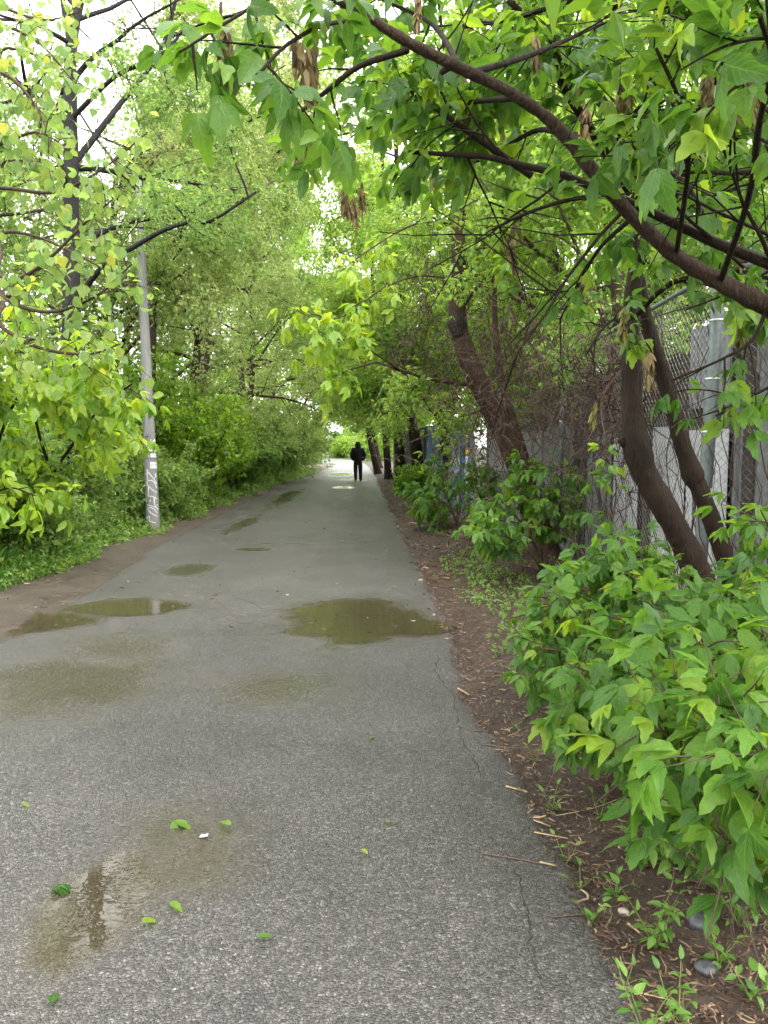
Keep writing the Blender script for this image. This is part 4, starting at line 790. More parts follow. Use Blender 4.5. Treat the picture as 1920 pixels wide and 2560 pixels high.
sub([(1150, 170, 2.7), (1080, 60, 3.2), (960, 0, 3.6), (860, -60, 3.8)], 0.012, 0.006, 12, .45, .16)
sub([(1580, 545, 2.9), (1500, 620, 3.3), (1440, 720, 3.6), (1400, 800, 3.8)], 0.010, 0.005, 8, .35, .15, (-.1, 0, -.25))
tips = []
for k in range(11):
    b = MB(); az = k*2.4+.4; limb(b, tips, TT[9+k % 11], Vector((math.cos(az)-.25, math.sin(az)-.15, rr.uniform(.35, 1.0))), 2.6, .035, rr, 7, 6, 0.01); b.build('branch', M['bark'], root)
def above(tips, slope):   # the upper crown keeps clear of the view under it
    return [(T, L) for T, L in tips if min((p.z-CAM_H)-slope*max(0.0, p.y) for p in T) > 0 and min(p.z for p in T) > 2.9]
crown(root, above(tips, .62), 16, .11, 3, M['boxcloud'], 447, .2)  # crown above the frame, unseen, added to shade the right foreground
put_leaves(root, leaves, 'box', M['box'], 300, gap=GAPS)
seeds = []
for u, v, t in [(560, 60, 2.05), (575, 75, 2.05), (745, 95, 2.15), (790, 110, 2.2), (765, 130, 2.2), (735, 330, 3.8), (760, 345, 3.8), (860, 470, 4.1), (890, 500, 4.1), (905, 460, 4.1), (880, 380, 4.0), (1100, 400, 4), (1280, 600, 3.6), (1300, 560, 3.6), (1560, 230, 2.6), (1780, 190, 2.4), (1880, 180, 2.4), (1620, 880, 3.1), (1040, -10, 3.2), (1330, 90, 3.2), (1480, 260, 3.0), (1850, 220, 2.6)]:
    for j in range(2): seeds.append((at(u+rr.uniform(-14, 14), v+rr.uniform(-10, 10), t), Vector((rr.gauss(0, .1), 1, 0)), Vector((rr.gauss(0, .15), rr.gauss(0, .15), 1)), rr.uniform(.13, .2)))
put_leaves(root, seeds, 'sam', M['seed'], 60, 'seed_cluster', 'seed_clusters')

# poplar boughs hanging in from the upper left; trunk outside the frame
base = Vector((-4.6, 2.6, -0.05)); root = empty('poplar_tree', base); tag(root, 'poplar whose heart-leaved twigs hang into the upper left close to the camera', 'tree')
mb = MB(); TT = smooth_line([base, Vector((-4.55, 2.65, 1.5)), Vector((-4.5, 2.7, 3.0)), Vector((-4.6, 2.7, 6.0))], 5); mb.tube(TT, np.linspace(0.16, 0.07, len(TT)), 12); mb.build('trunk', M['barkgrey'], root)
rr = random.Random(55); leaves = []
for pts, nt in [([(-160, 560, 4.0), (0, 690, 3.8), (60, 690, 3.7), (130, 640, 3.6), (210, 560, 3.5), (280, 500, 3.4)], 12), ([(-160, 620, 4.1), (0, 740, 3.8), (120, 780, 3.7), (240, 740, 3.6), (330, 660, 3.5)], 11), ([(-150, 380, 4.0), (0, 360, 3.9), (90, 330, 3.8), (170, 370, 3.7)], 10),
                ([(-150, 150, 4.2), (0, 180, 4.1), (80, 250, 4.0), (120, 330, 3.9)], 10), ([(-140, 700, 4.0), (0, 815, 3.9), (100, 870, 3.8), (220, 885, 3.7), (300, 860, 3.6)], 9), ([(-150, 480, 4.4), (0, 470, 4.4), (140, 480, 4.3), (260, 420, 4.2), (370, 330, 4.1)], 12),
                ([(-150, 30, 4.2), (0, 60, 4.2), (100, 110, 4.1), (180, 200, 4.0)], 9), ([(-160, 600, 4.8), (40, 580, 4.8), (200, 640, 4.7), (330, 720, 4.6)], 10), ([(-150, 260, 4.5), (0, 260, 4.5), (90, 210, 4.4), (170, 110, 4.3)], 11), ([(-150, -40, 4.6), (10, 20, 4.6), (110, 50, 4.5), (200, 30, 4.4)], 11), ([(-150, 140, 5.0), (20, 120, 5.0), (130, 160, 5.0), (230, 230, 4.9)], 10), ([(-150, 420, 5.0), (30, 400, 5.0), (160, 420, 4.9)], 9)]:
    q = at(*pts[0]); S = smooth_line([Vector((-4.5, 2.68, max(1.6, q.z-0.5)))] + [at(*p) for p in pts], 5); b = MB(); b.tube(S, np.linspace(0.016, 0.0035, len(S)), 6)
    twigs_on(S, nt+3, 0.24, b, leaves, 0.062, 0.066, (0.1, -0.1, -0.2), 0.05, 0.003, 0.42, rr, 0.6, 0.4); b.build('branch', M['twig'], root)
tips = []
for k in range(10):
    b = MB(); az = k*2.4; limb(b, tips, TT[7+k % 8], Vector((math.cos(az), math.sin(az)-.3, rr.uniform(.3, 1.0))), 2.8, .035, rr, 7, 5, 0.01); b.build('branch', M['barkgrey'], root)
crown(root, above(tips, .75), 10, .09, 3, M['mid'], 557, .2)  # unseen poplar crown, added to hold sky light off the foreground
put_leaves(root, leaves, 'heart', M['poplar'], 300)

# young box elder on the left with drooping lime leaves and a thin bent stem
base = gd(55, 1402); root = empty('box_elder_sapling', base); tag(root, 'box elder sapling at the left edge with a thin dark stem and drooping lime leaves', 'sapling')
rr = random.Random(66); leaves = []
for pts, ra, rb, nt, L in [([(55, 1402, 10.85), (90, 1290, 10.6), (130, 1190, 10.3), (190, 1100, 10), (260, 1010, 9.6), (330, 960, 9.3)], 0.028, 0.010, 14, .7), ([(50, 1400, 10.9), (20, 1300, 10.5), (-10, 1150, 10), (40, 1000, 9.5), (120, 930, 9.2)], 0.03, 0.012, 14, .8),
                           ([(130, 1190, 10.3), (90, 1050, 10), (100, 960, 9.8), (200, 900, 9.4), (290, 900, 9.1)], 0.022, 0.008, 14, .75), ([(20, 1300, 10.5), (-40, 1260, 9.4), (20, 1220, 8.9), (90, 1240, 8.6)], 0.018, 0.006, 9, .55), ([(-10, 1150, 10), (-60, 1000, 9.6), (-40, 900, 9.2), (60, 870, 8.8)], 0.02, 0.008, 12, .75)]:
    S, b = br(root, pts, ra, rb, None); twigs_on(S, nt, L, b, leaves, 0.13, 0.23, (0.1, -0.2, -0.1), 0.09, 0.006, 0.3, rr, 0.6); b.build('stem', M['bark'], root)
put_leaves(root, leaves, 'box', M['limebox'], 300)

# ------------------------------------------------------------------ box elder bushes in the right foreground
def bush(label, base, stems, seed, size, nt, L, m='box', spacing=0.105, droop=0.5, grav=0.09, cap=300, r0=0.011, outline=None):
    rr = random.Random(seed); base = Vector(base); root = empty('box_elder_bush', base); tag(root, label, 'bush', 'box elder bushes along the fence'); leaves = []
    for pts in stems:
        S = smooth_line([base]+[Vector(p) if isinstance(p, Vector) else at(*p) for p in pts], 5); b = MB(); b.tube(S, np.linspace(r0, r0*.35, len(S)), 6)
        twigs_on(S, nt, L, b, leaves, spacing, size, (-0.15, -0.25, 0.05), grav, 0.0045, 0.3, rr, droop, 0.5); twig_leaves(S[len(S)//2:], spacing, size, leaves, rr=rr, droop=droop); b.build('stem', M['twig'], root)
    put_leaves(root, leaves, 'box', M[m], cap, outline=outline); return root
OUTA = [(1250, 1650), (1300, 1540), (1340, 1440), (1410, 1390), (1455, 1330), (1500, 1300), (1640, 1310), (1715, 1400), (1760, 1440), (1830, 1430), (2050, 1430), (2050, 2300), (1880, 2212), (1775, 2134), (1602, 2060), (1560, 1935), (1403, 1890), (1345, 1820), (1314, 1740)]
OUTB = [(1160, 1320), (1200, 1250), (1260, 1180), (1290, 1110), (1410, 1130), (1480, 1190), (1470, 1270), (1420, 1340), (1380, 1390), (1240, 1400)]
def bz(x, y): return Vector((x, y, right_z(x, y)-0.01))
bush('big-leaved bush nearest the camera at the right edge', bz(1.75, 2.75), [[(1800, 2200, 2.75), (1720, 1950, 2.55), (1640, 1800, 2.4)], [(1900, 2150, 2.6), (1860, 1900, 2.4), (1780, 1750, 2.25)], [(1950, 2150, 2.5), (1930, 1950, 2.2), (1890, 1820, 2.0)], [(1850, 2100, 2.8), (1800, 1800, 2.8), (1740, 1600, 2.7)], [(1960, 2000, 2.8), (1960, 1750, 2.7), (1900, 1560, 2.6)], [(1880, 2250, 2.5), (1840, 2130, 2.35), (1790, 2060, 2.2)]], 301, 0.145, 8, 0.36, spacing=.09, outline=OUTA)
bush('bush of drooping toothed leaves reaching over the verge below the double trunk', bz(1.85, 3.75), [[(1700, 1850, 3.7), (1560, 1720, 3.5), (1420, 1660, 3.35)], [(1750, 1800, 3.8), (1650, 1620, 3.7), (1540, 1540, 3.6)], [(1800, 1800, 3.8), (1750, 1600, 3.8), (1660, 1480, 3.7)], [(1700, 1900, 3.5), (1560, 1830, 3.3), (1440, 1800, 3.2)], [(1850, 1800, 3.9), (1850, 1620, 3.9), (1800, 1480, 3.8)], [(1720, 1750, 3.9), (1580, 1640, 3.8), (1470, 1610, 3.7)]], 302, 0.132, 11, 0.38, spacing=.09, outline=OUTA)
bush('mounded bush right of the puddle, in front of the bare fence mesh', bz(1.9, 5.1), [[(1600, 1650, 5.0), (1480, 1540, 4.8), (1360, 1510, 4.6)], [(1620, 1600, 5.1), (1540, 1440, 5.0), (1450, 1380, 4.9)], [(1640, 1600, 5.0), (1600, 1440, 4.9), (1550, 1350, 4.8)], [(1600, 1700, 4.9), (1460, 1640, 4.6), (1350, 1620, 4.4)], [(1700, 1600, 5.0), (1680, 1460, 4.9), (1640, 1400, 4.8)], [(1560, 1600, 5.0), (1420, 1480, 4.9), (1330, 1560, 4.7)]], 303, 0.125, 12, 0.42, spacing=.09, outline=OUTA)
bush('bush growing around the foot of the leaning tree', bz(1.95, 9.3), [[(1330, 1350, 9.2), (1250, 1250, 9.0), (1190, 1270, 8.8)], [(1370, 1330, 9.3), (1330, 1200, 9.2), (1290, 1130, 9.1)], [(1390, 1340, 9.2), (1400, 1250, 9.1), (1390, 1180, 9.0)], [(1330, 1390, 9.0), (1260, 1340, 8.7), (1230, 1360, 8.5)], [(1340, 1330, 9.2), (1240, 1300, 9.1), (1170, 1320, 8.9)]], 304, 0.16, 11, 0.45, outline=OUTB)
bush('bush half hiding the stickered steel post', bz(1.45, 15.2), [[(1120, 1250, 15), (1070, 1220, 14.8), (1040, 1230, 14.6)], [(1140, 1240, 15.2), (1110, 1180, 15.1), (1085, 1170, 15)], [(1160, 1230, 15.0), (1190, 1180, 14.9), (1200, 1160, 14.8)], [(1130, 1280, 14.8), (1090, 1270, 14.5), (1060, 1270, 14.3)], [(1180, 1270, 14.8), (1210, 1220, 14.6), (1230, 1200, 14.5)]], 305, 0.19, 9, 0.5)
bush('leafy shoots against the chain-link fence left of the double trunk', bz(2.2, 7.0), [[(1530, 1350, 7.0), (1540, 1200, 6.9), (1500, 1120, 6.8)]], 306, 0.14, 2, 0.25)
bush('sprig of leaves at the right edge in front of the pale corrugated sheet', bz(2.3, 4.6), [[(1900, 1560, 4.5), (1880, 1450, 4.4), (1820, 1400, 4.3)], [(1930, 1500, 4.5), (1930, 1350, 4.4), (1900, 1270, 4.3)]], 307, 0.15, 4, 0.28)
for i, (x, y, lab) in enumerate([(0.9, 24.5, 'low bush at the foot of the thick dark trunk')]):
    shrub('leafy_shrub', lab, (x, y, right_z(x, y)), 0.9, 0.8, M['boxcloud'], 320+i, 0.11, 6, 9, 3)

# ------------------------------------------------------------------ chain-link fence
FP = [Vector((4.7, 3.55, 0)), Vector((2.68, 6.35, 0)), Vector((2.50, 10.9, 0)), Vector((1.86, 16.7, 0))]
FH = [3.05, 3.0, 2.85, 2.5]
fence = empty('chain_link_fence', FP[1]); tag(fence, 'rusty grey chain-link fence with steel posts along the right side', 'fence')
def post(p, h, r, lean=(0, 0)):
    mb = MB(); q = Vector(p); mb.tube([q+Vector((0, 0, -0.05)), q+Vector((lean[0]*.5, lean[1]*.5, h*.5)), q+Vector((lean[0], lean[1], h))], r, 14); return mb.build('post', M['galv'], fence)
def band(par, p, h, r, m, hh=0.02, name='tie_band'):
    mb = MB(); mb.tube([Vector((p.x, p.y, h-hh)), Vector((p.x, p.y, h+hh))], r, 14); link(name, mb.mesh(name, m), par, (0, 0, 0))
p1 = post(FP[1]+Vector((-0.06, 0, 0)), 3.3, 0.055, (0.1, 0)); p2 = post(FP[2]+Vector((-0.05, 0, 0)), 2.95, 0.045, (0.10, 0)); p3 = post(FP[3]+Vector((-0.05, -0.03, 0)), 2.35, 0.042); post(FP[0], 3.2, 0.055)
c = FP[1]+Vector((-0.06, 0, 0))
band(p1, c+Vector((0.036, 0, 0)), 1.20, 0.060, M['tape'], 0.055, 'tape_wrap'); band(p1, c+Vector((0.065, 0, 0)), 2.15, 0.058, M['tape'], 0.006); band(p1, c+Vector((0.05, 0, 0)), 1.72, 0.058, M['tape'], 0.006); band(p1, c+Vector((0.08, 0, 0)), 2.62, 0.058, M['tape'], 0.006)
c = FP[2]+Vector((-0.05, 0, 0)); band(p2, c+Vector((0.03, 0, 0)), 0.95, 0.048, M['tape'], 0.006); band(p2, c+Vector((0.065, 0, 0)), 1.95, 0.049, M['tape'], 0.006)
c = FP[3]+Vector((-0.05, -0.03, 0))
for z, hh, m in [(2.0, .06, 'black'), (1.78, .06, 'yellow'), (1.62, .05, 'black'), (1.47, .05, 'yellow'), (1.28, .10, 'paper'), (1.02, .06, 'paper'), (0.84, .05, 'tape')]: band(p3, c, z, 0.0445, M[m], hh, 'sticker')
def rail(a, b, z0, z1, r=0.022):
    mb = MB(); mb.tube([Vector((a.x, a.y, z0)), (Vector((a.x, a.y, z0))+Vector((b.x, b.y, z1)))/2-Vector((0, 0, 0.02)), Vector((b.x, b.y, z1))], r, 8); mb.build('rail', M['galv'], fence)
for i in range(3): rail(FP[i], FP[i+1], FH[i], FH[i+1])
rail(FP[2]+Vector((0, 0, 0)), FP[3], 1.18, 1.16); rail(FP[0]+Vector((.03, .02, 0)), FP[1]+Vector((.03, .02, 0)), 0.12, 0.12, 0.006); rail(FP[1]+Vector((.03, 0, 0)), FP[2]+Vector((.03, 0, 0)), 0.12, 0.12, 0.006)
# woven wires: each one a zigzag from the ground to the top rail
PW = 0.036; ROW = 0.037; NZ = 78; wm_cache = {}
def wire_mesh(flip, rows):
    k = (flip, rows)
    if k not in wm_cache:
        P = [Vector(((PW+0.002 if (j+flip) % 2 else -0.002), 0.0028*(1 if (j % 2) else -1), 0.06+j*ROW)) for j in range(rows+1)]
        mb = MB(); mb.tube(P, 0.0027, 3, False); wm_cache[k] = mb.mesh('wire', M['wire'], False)
    return wm_cache[k]
wires = []
for s in range(3):
    a, b = FP[s], FP[s+1]; L = (b-a).length; d = (b-a)/L; n = int(L/PW)
    for k in range(n):
        p = a+d*(k*PW); h = FH[s]+(FH[s+1]-FH[s])*k/n; rows = int((h-0.08)/ROW); rows -= rows % 2
        bulge = 0.03*fbm(k*0.05, s*3.3); q = p+Vector((-d.y, d.x, 0))*bulge
        m = Matrix((( d.x, -d.y, 0, q.x), (d.y, d.x, 0, q.y), (0, 0, 1, q.z), (0, 0, 0, 1)))
        u, v, t = proj((q.x, q.y, 1.2)); wires.append((float(t) if -40 < u < 1960 else 1e3+float(t), k % 2, rows, m))
wires.sort(key=lambda w: w[0])
for t, fl, rows, m in wires[:300]:
    o = bpy.data.objects.new('wire', wire_mesh(fl, rows)); C.objects.link(o); o.parent = fence; o.matrix_basis = Matrix.Translation(-fence.location) @ m
mb = MB()
for t, fl, rows, m in wires[300:]:
    me = wire_mesh(fl, rows); mb.add([tuple(m @ v.co) for v in me.vertices], [tuple(p.vertices) for p in me.polygons])
tag(mb.build('wire_netting', M['wire'], fence, False), kind='stuff')

# corrugated sheet wall behind the fence
wall = empty('corrugated_wall', Vector((2.95, 6.6, 0))); tag(wall, 'wall of pale corrugated metal sheets and dark timbers behind the chain-link fence', 'wall')
def sheet(a, b, z0, z1, m, corr=0.10, amp=0.018):
    a, b = Vector((a[0], a[1], 0)), Vector((b[0], b[1], 0)); L = (b-a).length; d = (b-a)/L; nr = Vector((-d.y, d.x, 0)); n = max(8, int(L/corr*4)); V = []; Fc = []
    pro = [0, 1, 1, 0]
    for k in range(n+1):
        o = nr*amp*pro[k % 4]; p = a+d*(L*k/n)+o
        for dz, e in ((z0, 0), (z1, 0)): V.append((p.x, p.y, dz))
        for dz in (z0, z1): V.append((p.x+nr.x*0.004, p.y+nr.y*0.004, dz))
        if k: i = 4*k; Fc += [(i-4, i, i+1, i-3), (i-2, i-1, i+3, i+2), (i-3, i+1, i+3, i-1)]
    Fc += [(0, 1, 3, 2)]
    mb = MB(); mb.add(V, Fc); mb.build('sheet', m, wall, False)
def along(f):   # a line 0.28 m behind the fence
    x = f; k = int(x); t = x-k; p = FP[k].lerp(FP[min(k+1, 3)], t); d = (FP[min(k+1, 3)]-FP[k]).normalized() if k < 3 else (FP[3]-FP[2]).normalized(); q = p+Vector((-d.y, d.x, 0))*-0.30
    return (q.x, q.y)
FP_L = [(FP[i+1]-FP[i]).length for i in range(3)]
for f0, f1, z0, z1, m in [(0.02, .30, 0.0, 1.82, 'sheet'), (.31, .60, 0, 1.82, 'sheet'), (.72, .86, 0, 1.95, 'sheet'), (.88, .985, 0, 2.3, 'sheetdirty'), (.02, .30, 2.15, 3.1, 'sheet'), (.31, .60, 2.15, 3.05, 'sheetdirty'), (.72, .95, 2.2, 3.0, 'sheetdirty'),
                          (1.06, 1.24, 0, 1.75, 'sheet'), (1.25, 1.42, 0, 1.8, 'sheet'), (1.52, 1.70, 0, 1.7, 'sheet'), (1.72, 1.93, 0, 1.75, 'sheetdirty'), (1.06, 1.24, 1.95, 2.7, 'sheetdirty'), (1.5, 1.7, 1.95, 2.5, 'sheetdirty'), (2.05, 2.28, 0, 1.9, 'sheetdirty'), (2.3, 2.55, 0, 1.85, 'sheetdirty'), (2.58, 2.9, 0, 1.8, 'sheetdirty')]:
    sheet(along(f0), along(f1), z0, z1, M[m])
for f, w in [(.66, .12), (1.0, .08), (1.47, .10), (1.97, .09), (2.57, .07), (2.95, .08)]:
    x, y = along(f); mb = MB(); mb.box((x+.06, y+.05, 1.5), (w, .05, 1.56), 0.6 if f < 1 else 1.55); mb.build('timber_post', M['darkwood'], wall, False)
for f0, f1, z in [(0, .995, 1.98), (1.03, 1.99, 1.86), (2.02, 2.95, 1.95)]:
    a, b = along(f0), along(f1); L = math.hypot(b[0]-a[0], b[1]-a[1]); mb = MB(); mb.box(((a[0]+b[0])/2+.08, (a[1]+b[1])/2+.05, z), (L/2, .04, .15), math.atan2(b[1]-a[1], b[0]-a[0])); mb.build('timber_beam', M['darkwood'], wall, False)
# dark plank wall closing the yard behind the sheets
backing = empty('plank_wall', Vector((3.3, 7, 0))); tag(backing, 'dark plank wall showing through the gaps between the pale sheets', 'wall')
nb = 0
for s in range(3):
    a, b = Vector((*along(s), 0)), Vector((*along(s+0.999), 0)); d = (b-a).normalized(); off = Vector((d.y, -d.x, 0))*0.18; L = (b-a).length; n = int(L/0.16); ang = math.atan2(d.y, d.x)
    if s == 0:
        pass
    pl = MB(); pl.box((0, 0, 0), (0.077, 0.012, 1.3)); pme = pl.mesh('plank', M['darkwood'], False)
    for k in range(n):
        p = a+d*(k+.5)*0.16+off+Vector((0, 0, 1.25+0.05*fbm(k*1.7, s))); o = bpy.data.objects.new('plank', pme); C.objects.link(o); o.parent = backing; o.location = p-backing.location; o.rotation_euler = (0, 0, ang)

# graffiti-covered board fence further along
def graffiti():
    m, nt, pb, out = mat('spray_painted_boards'); L = nt.links
    g = nn(nt, 'ShaderNodeNewGeometry'); sx = nn(nt, 'ShaderNodeSeparateXYZ'); L.new(g.outputs['Position'], sx.inputs[0])
    n = nn(nt, 'ShaderNodeTexNoise', Scale=1.3, Detail=5, Distortion=1.2); mp = nn(nt, 'ShaderNodeMapping'); mp.inputs['Scale'].default_value = (1, 0.5, 0.9); L.new(g.outputs['Position'], mp.inputs[0]); L.new(mp.outputs[0], n.inputs['Vector'])
    r = ramp(nt, [(0.42, (0.05, 0.045, 0.042)), (0.46, (0.06, 0.16, 0.36)), (0.55, (0.035, 0.09, 0.26)), (0.575, (0.55, 0.58, 0.6)), (0.60, (0.07, 0.06, 0.06)), (0.75, (0.16, 0.15, 0.15))]); r.color_ramp.interpolation = 'LINEAR'
    L.new(n.outputs[0], r.inputs[0]); L.new(r.outputs[0], pb.inputs['Base Color']); pb.inputs['Roughness'].default_value = 0.7
    return m
M['graf'] = graffiti()
gf = empty('board_fence', Vector((1.9, 17.4, 0))); tag(gf, 'dark board fence with blue and white graffiti behind the forked trunk', 'fence')
A, B = Vector((1.95, 17.2, 0)), Vector((0.55, 44, 0)); d = (B-A).normalized(); L = (B-A).length; ang = math.atan2(d.y, d.x)
pl = MB(); pl.box((0, 0, 0), (0.092, 0.014, 1.15)); pmes = [pl.mesh('board', M['graf'], False), None]; pl = MB(); pl.box((0, 0, 0), (0.092, 0.014, 1.15)); pmes[1] = pl.mesh('board', M['darkwood'], False)
for k in range(int(L/0.2)):
    p = A+d*(k+.5)*0.2+Vector((0.02*fbm(k*.3, 2), 0, 1.12+0.05*fbm(k*2.1, 7))); o = bpy.data.objects.new('board', pmes[0 if (k < 46 and k % 11 != 7) else 1]); C.objects.link(o); o.parent = gf; o.location = p-gf.location; o.rotation_euler = (0.02*fbm(k*3., 1), 0, ang)

# ------------------------------------------------------------------ dry vines tangled over the fence and the leaning tree
rr = random.Random(77); mb = MB()
def vine(p, q, sag, wob, r):
    P = []; n = 9
    for k in range(n+1):
        t = k/n; P.append(Vector(p).lerp(Vector(q), t)+Vector((rr.gauss(0, wob), rr.gauss(0, wob), rr.gauss(0, wob)-sag*4*t*(1-t))))
    P = smooth_line(P, 2); mb.tube(P, np.linspace(r, r*.5, len(P)), 3, False)
for k in range(360):
    u = rr.uniform(1130, 1600); f = (u-1130)/470; t0 = 10.4-3.0*f+rr.uniform(-.5, .5); v = rr.gauss(930-90*f*0, 110)
    vine(at(u, v, t0), at(u+rr.gauss(0, 130), v+rr.gauss(60, 130), t0+rr.uniform(-.7, .7)), rr.uniform(0, .3), .05, rr.uniform(.003, .009))
for k in range(110):
    s = rr.randrange(0, 2); f = rr.random(); p = FP[s].lerp(FP[s+1], f); nrm = Vector((-.05, -.03, 0)); x = rr.gauss(0, .35)
    vine(p+nrm+Vector((0, 0, rr.uniform(0, .4))), p+nrm+(FP[s+1]-FP[s]).normalized()*x+Vector((0, 0, rr.uniform(1.6, 3.2))), 0, .045, rr.uniform(.003, .008))
for k in range(170):
    u = rr.uniform(980, 1330); v = rr.uniform(600, 900); t0 = rr.uniform(10, 12.5); vine(at(u, v, t0), at(u+rr.gauss(0, 110), v+rr.gauss(80, 110), t0+rr.uniform(-.8, .8)), rr.uniform(0, .5), .06, rr.uniform(.003, .008))
tag(mb.build('vines', M['vine'], None, False), 'tangle of dry brown vines over the fence and the leaning tree', 'vines', None, 'stuff')
# ------------------------------------------------------------------ concrete lamp pole
PB = gd(383, 1330); PB.z = -0.03; ptop = at(346, 452, 14.5); axis = ptop-PB; H = axis.length; ax = axis.normalized()
pole = empty('lamp_pole', PB); tag(pole, 'grey concrete lamp pole with white graffiti and paper stickers', 'lamp pole')
def pr(h): return 0.132-0.0115*h
zax = ax; xax = (Vector((1, 0, 0))-zax*zax.x).normalized(); yax = zax.cross(xax); PM = Matrix((xax, yax, zax)).transposed()
mb = MB(); hs_ = np.linspace(0, H, 16); mb.tube([PB+ax*h for h in hs_], [pr(h)*(1.02 if h < .1 else 1) for h in hs_], 20); mb.build('shaft', M['concrete'], pole)
cdir = math.atan2(-PB.y, -PB.x)       # azimuth that faces the camera
def psurf(a, h, off=0.002): return PB + ax*h + (xax*math.cos(a)+yax*math.sin(a))*(pr(h)+off)
def patch(a0, a1, h0, h1, m, name, par, off=0.002, n=5):
    V = []; Fc = []
    for i in range(n+1):
        a = a0+(a1-a0)*i/n
        V += [tuple(psurf(a, h0, off)), tuple(psurf(a, h1, off))]
        if i: Fc.append((2*i-2, 2*i, 2*i+1, 2*i-1))
    return link(name, tri_mesh(name, V, Fc, m, True), par, -PB if par is pole else (0, 0, 0))
def stroke(pts, w, m, name='graffiti', par=None, off=0.003):
    """paint stroke on the pole: pts are (sideways metres from the pole's middle, height)"""
    S = smooth_line([Vector((x, h, 0)) for x, h in pts], 5) if len(pts) > 2 else [Vector((x, h, 0)) for x, h in pts]; V = []; Fc = []
    for i, p in enumerate(S):
        d = (S[min(i+1, len(S)-1)]-S[max(i-1, 0)]).normalized(); nx, ny = -d.y*w, d.x*w
        for s in (-1, 1):
            x, h = p.x+s*nx, p.y+s*ny; x = max(-.99*pr(h), min(.99*pr(h), x)); V.append(tuple(psurf(cdir+math.asin(x/pr(h)), h, off)))
        if i: Fc.append((2*i-2, 2*i-1, 2*i+1, 2*i))
    return link(name, tri_mesh(name, V, Fc, m, True), par or pole, -PB)
MPP = 14.35/F/6.508                    # metres per pixel of the enlarged view
def zp(x, y):                          # enlarged-view pixel -> sideways, height on the shaft
    h = (2040-y)*MPP; cx = 425 - (2040-y)*0.0478; return ((x-cx)*MPP, h)
for s in [[(300, 1075), (318, 1058), (335, 1066)], [(312, 1012), (330, 1010), (326, 1080), (330, 1170)], [(318, 1010), (372, 1085), (420, 1150), (470, 1235)], [(462, 1062), (448, 1085), (466, 1112), (436, 1132)],
          [(470, 1300), (440, 1225), (392, 1180), (340, 1185), (322, 1215), (360, 1280), (420, 1345), (478, 1372)], [(345, 1270), (348, 1350), (350, 1428), (410, 1440), (478, 1482)],
          [(432, 1450), (438, 1530), (442, 1602), (380, 1588), (330, 1570)], [(442, 1600), (470, 1622), (498, 1660)], [(368, 1500), (374, 1512), (370, 1522)], [(476, 1570), (484, 1580), (480, 1590)],
          [(490, 1710), (430, 1645), (375, 1618), (342, 1640), (385, 1702), (440, 1740), (488, 1762)], [(334, 1812), (328, 1785), (345, 1758), (368, 1772), (362, 1828), (410, 1852), (462, 1870)]]:
    stroke([zp(*q) for q in s], 0.0095, M['spray'])
def pa(x): return cdir+math.asin(max(-.97, min(.97, x/0.118)))
def psheet(x0, y0, x1, y1, m, name='sticker', off=0.0022):
    a, b = zp(x0, y1), zp(x1, y0); return patch(pa(a[0]), pa(b[0]), a[1], b[1], M[m], name, pole, off)
psheet(345, 560, 458, 705, 'paper', 'notice'); psheet(350, 625, 420, 668, 'black', 'notice_picture', 0.004); psheet(345, 740, 462, 806, 'paper'); psheet(372, 878, 470, 985, 'paper')
for x, segs in [(354, [[(0, 0), (0, 24), (12, 24)]]), (372, [[(0, 0), (12, 0), (12, 24), (0, 24), (0, 0)]]), (390, [[(12, 0), (0, 4), (1, 11), (11, 14), (11, 21), (0, 24)]]), (408, [[(0, 0), (14, 0)], [(7, 0), (7, 24)]])]:
    for s in segs: 
        pts = [zp(x+a, 575+b) for a, b in s]
        for i in range(len(pts)-1): stroke([pts[i], pts[i+1]], 0.0022, M['black'], 'lettering', off=0.005)
for x in range(352, 450, 12):
    stroke([zp(x, 770+R.uniform(-4, 4)), zp(x+8, 772+R.uniform(-6, 6))], 0.002, M['black'], 'lettering', off=0.005); stroke([zp(380+(x-352)*.8, 920+R.uniform(-18, 18)), zp(386+(x-352)*.8, 940+R.uniform(-18, 18))], 0.002, M['black'], 'lettering', off=0.005)
# heart-shaped white sticker, drawn from two thick strokes
stroke([zp(370, 515), zp(385, 540), zp(404, 548)], 0.012, M['white'], 'heart_sticker'); stroke([zp(434, 512), zp(424, 538), zp(404, 548)], 0.012, M['white'], 'heart_sticker', off=0.0034)
for k in range(16):
    x, y = R.uniform(268, 452), R.uniform(670, 715); stroke([zp(x, y), zp(x+R.uniform(-14, 14), y+R.uniform(-22, 22)), zp(x+R.uniform(-16, 16), y+R.uniform(-20, 20))], 0.003, M['black'], 'scribble', off=0.0062)
for y in (462, 812): psheet(285 if y == 462 else 262, y-4, 345 if y == 462 else 468, y+4, 'crack', 'strap', 0.0045)
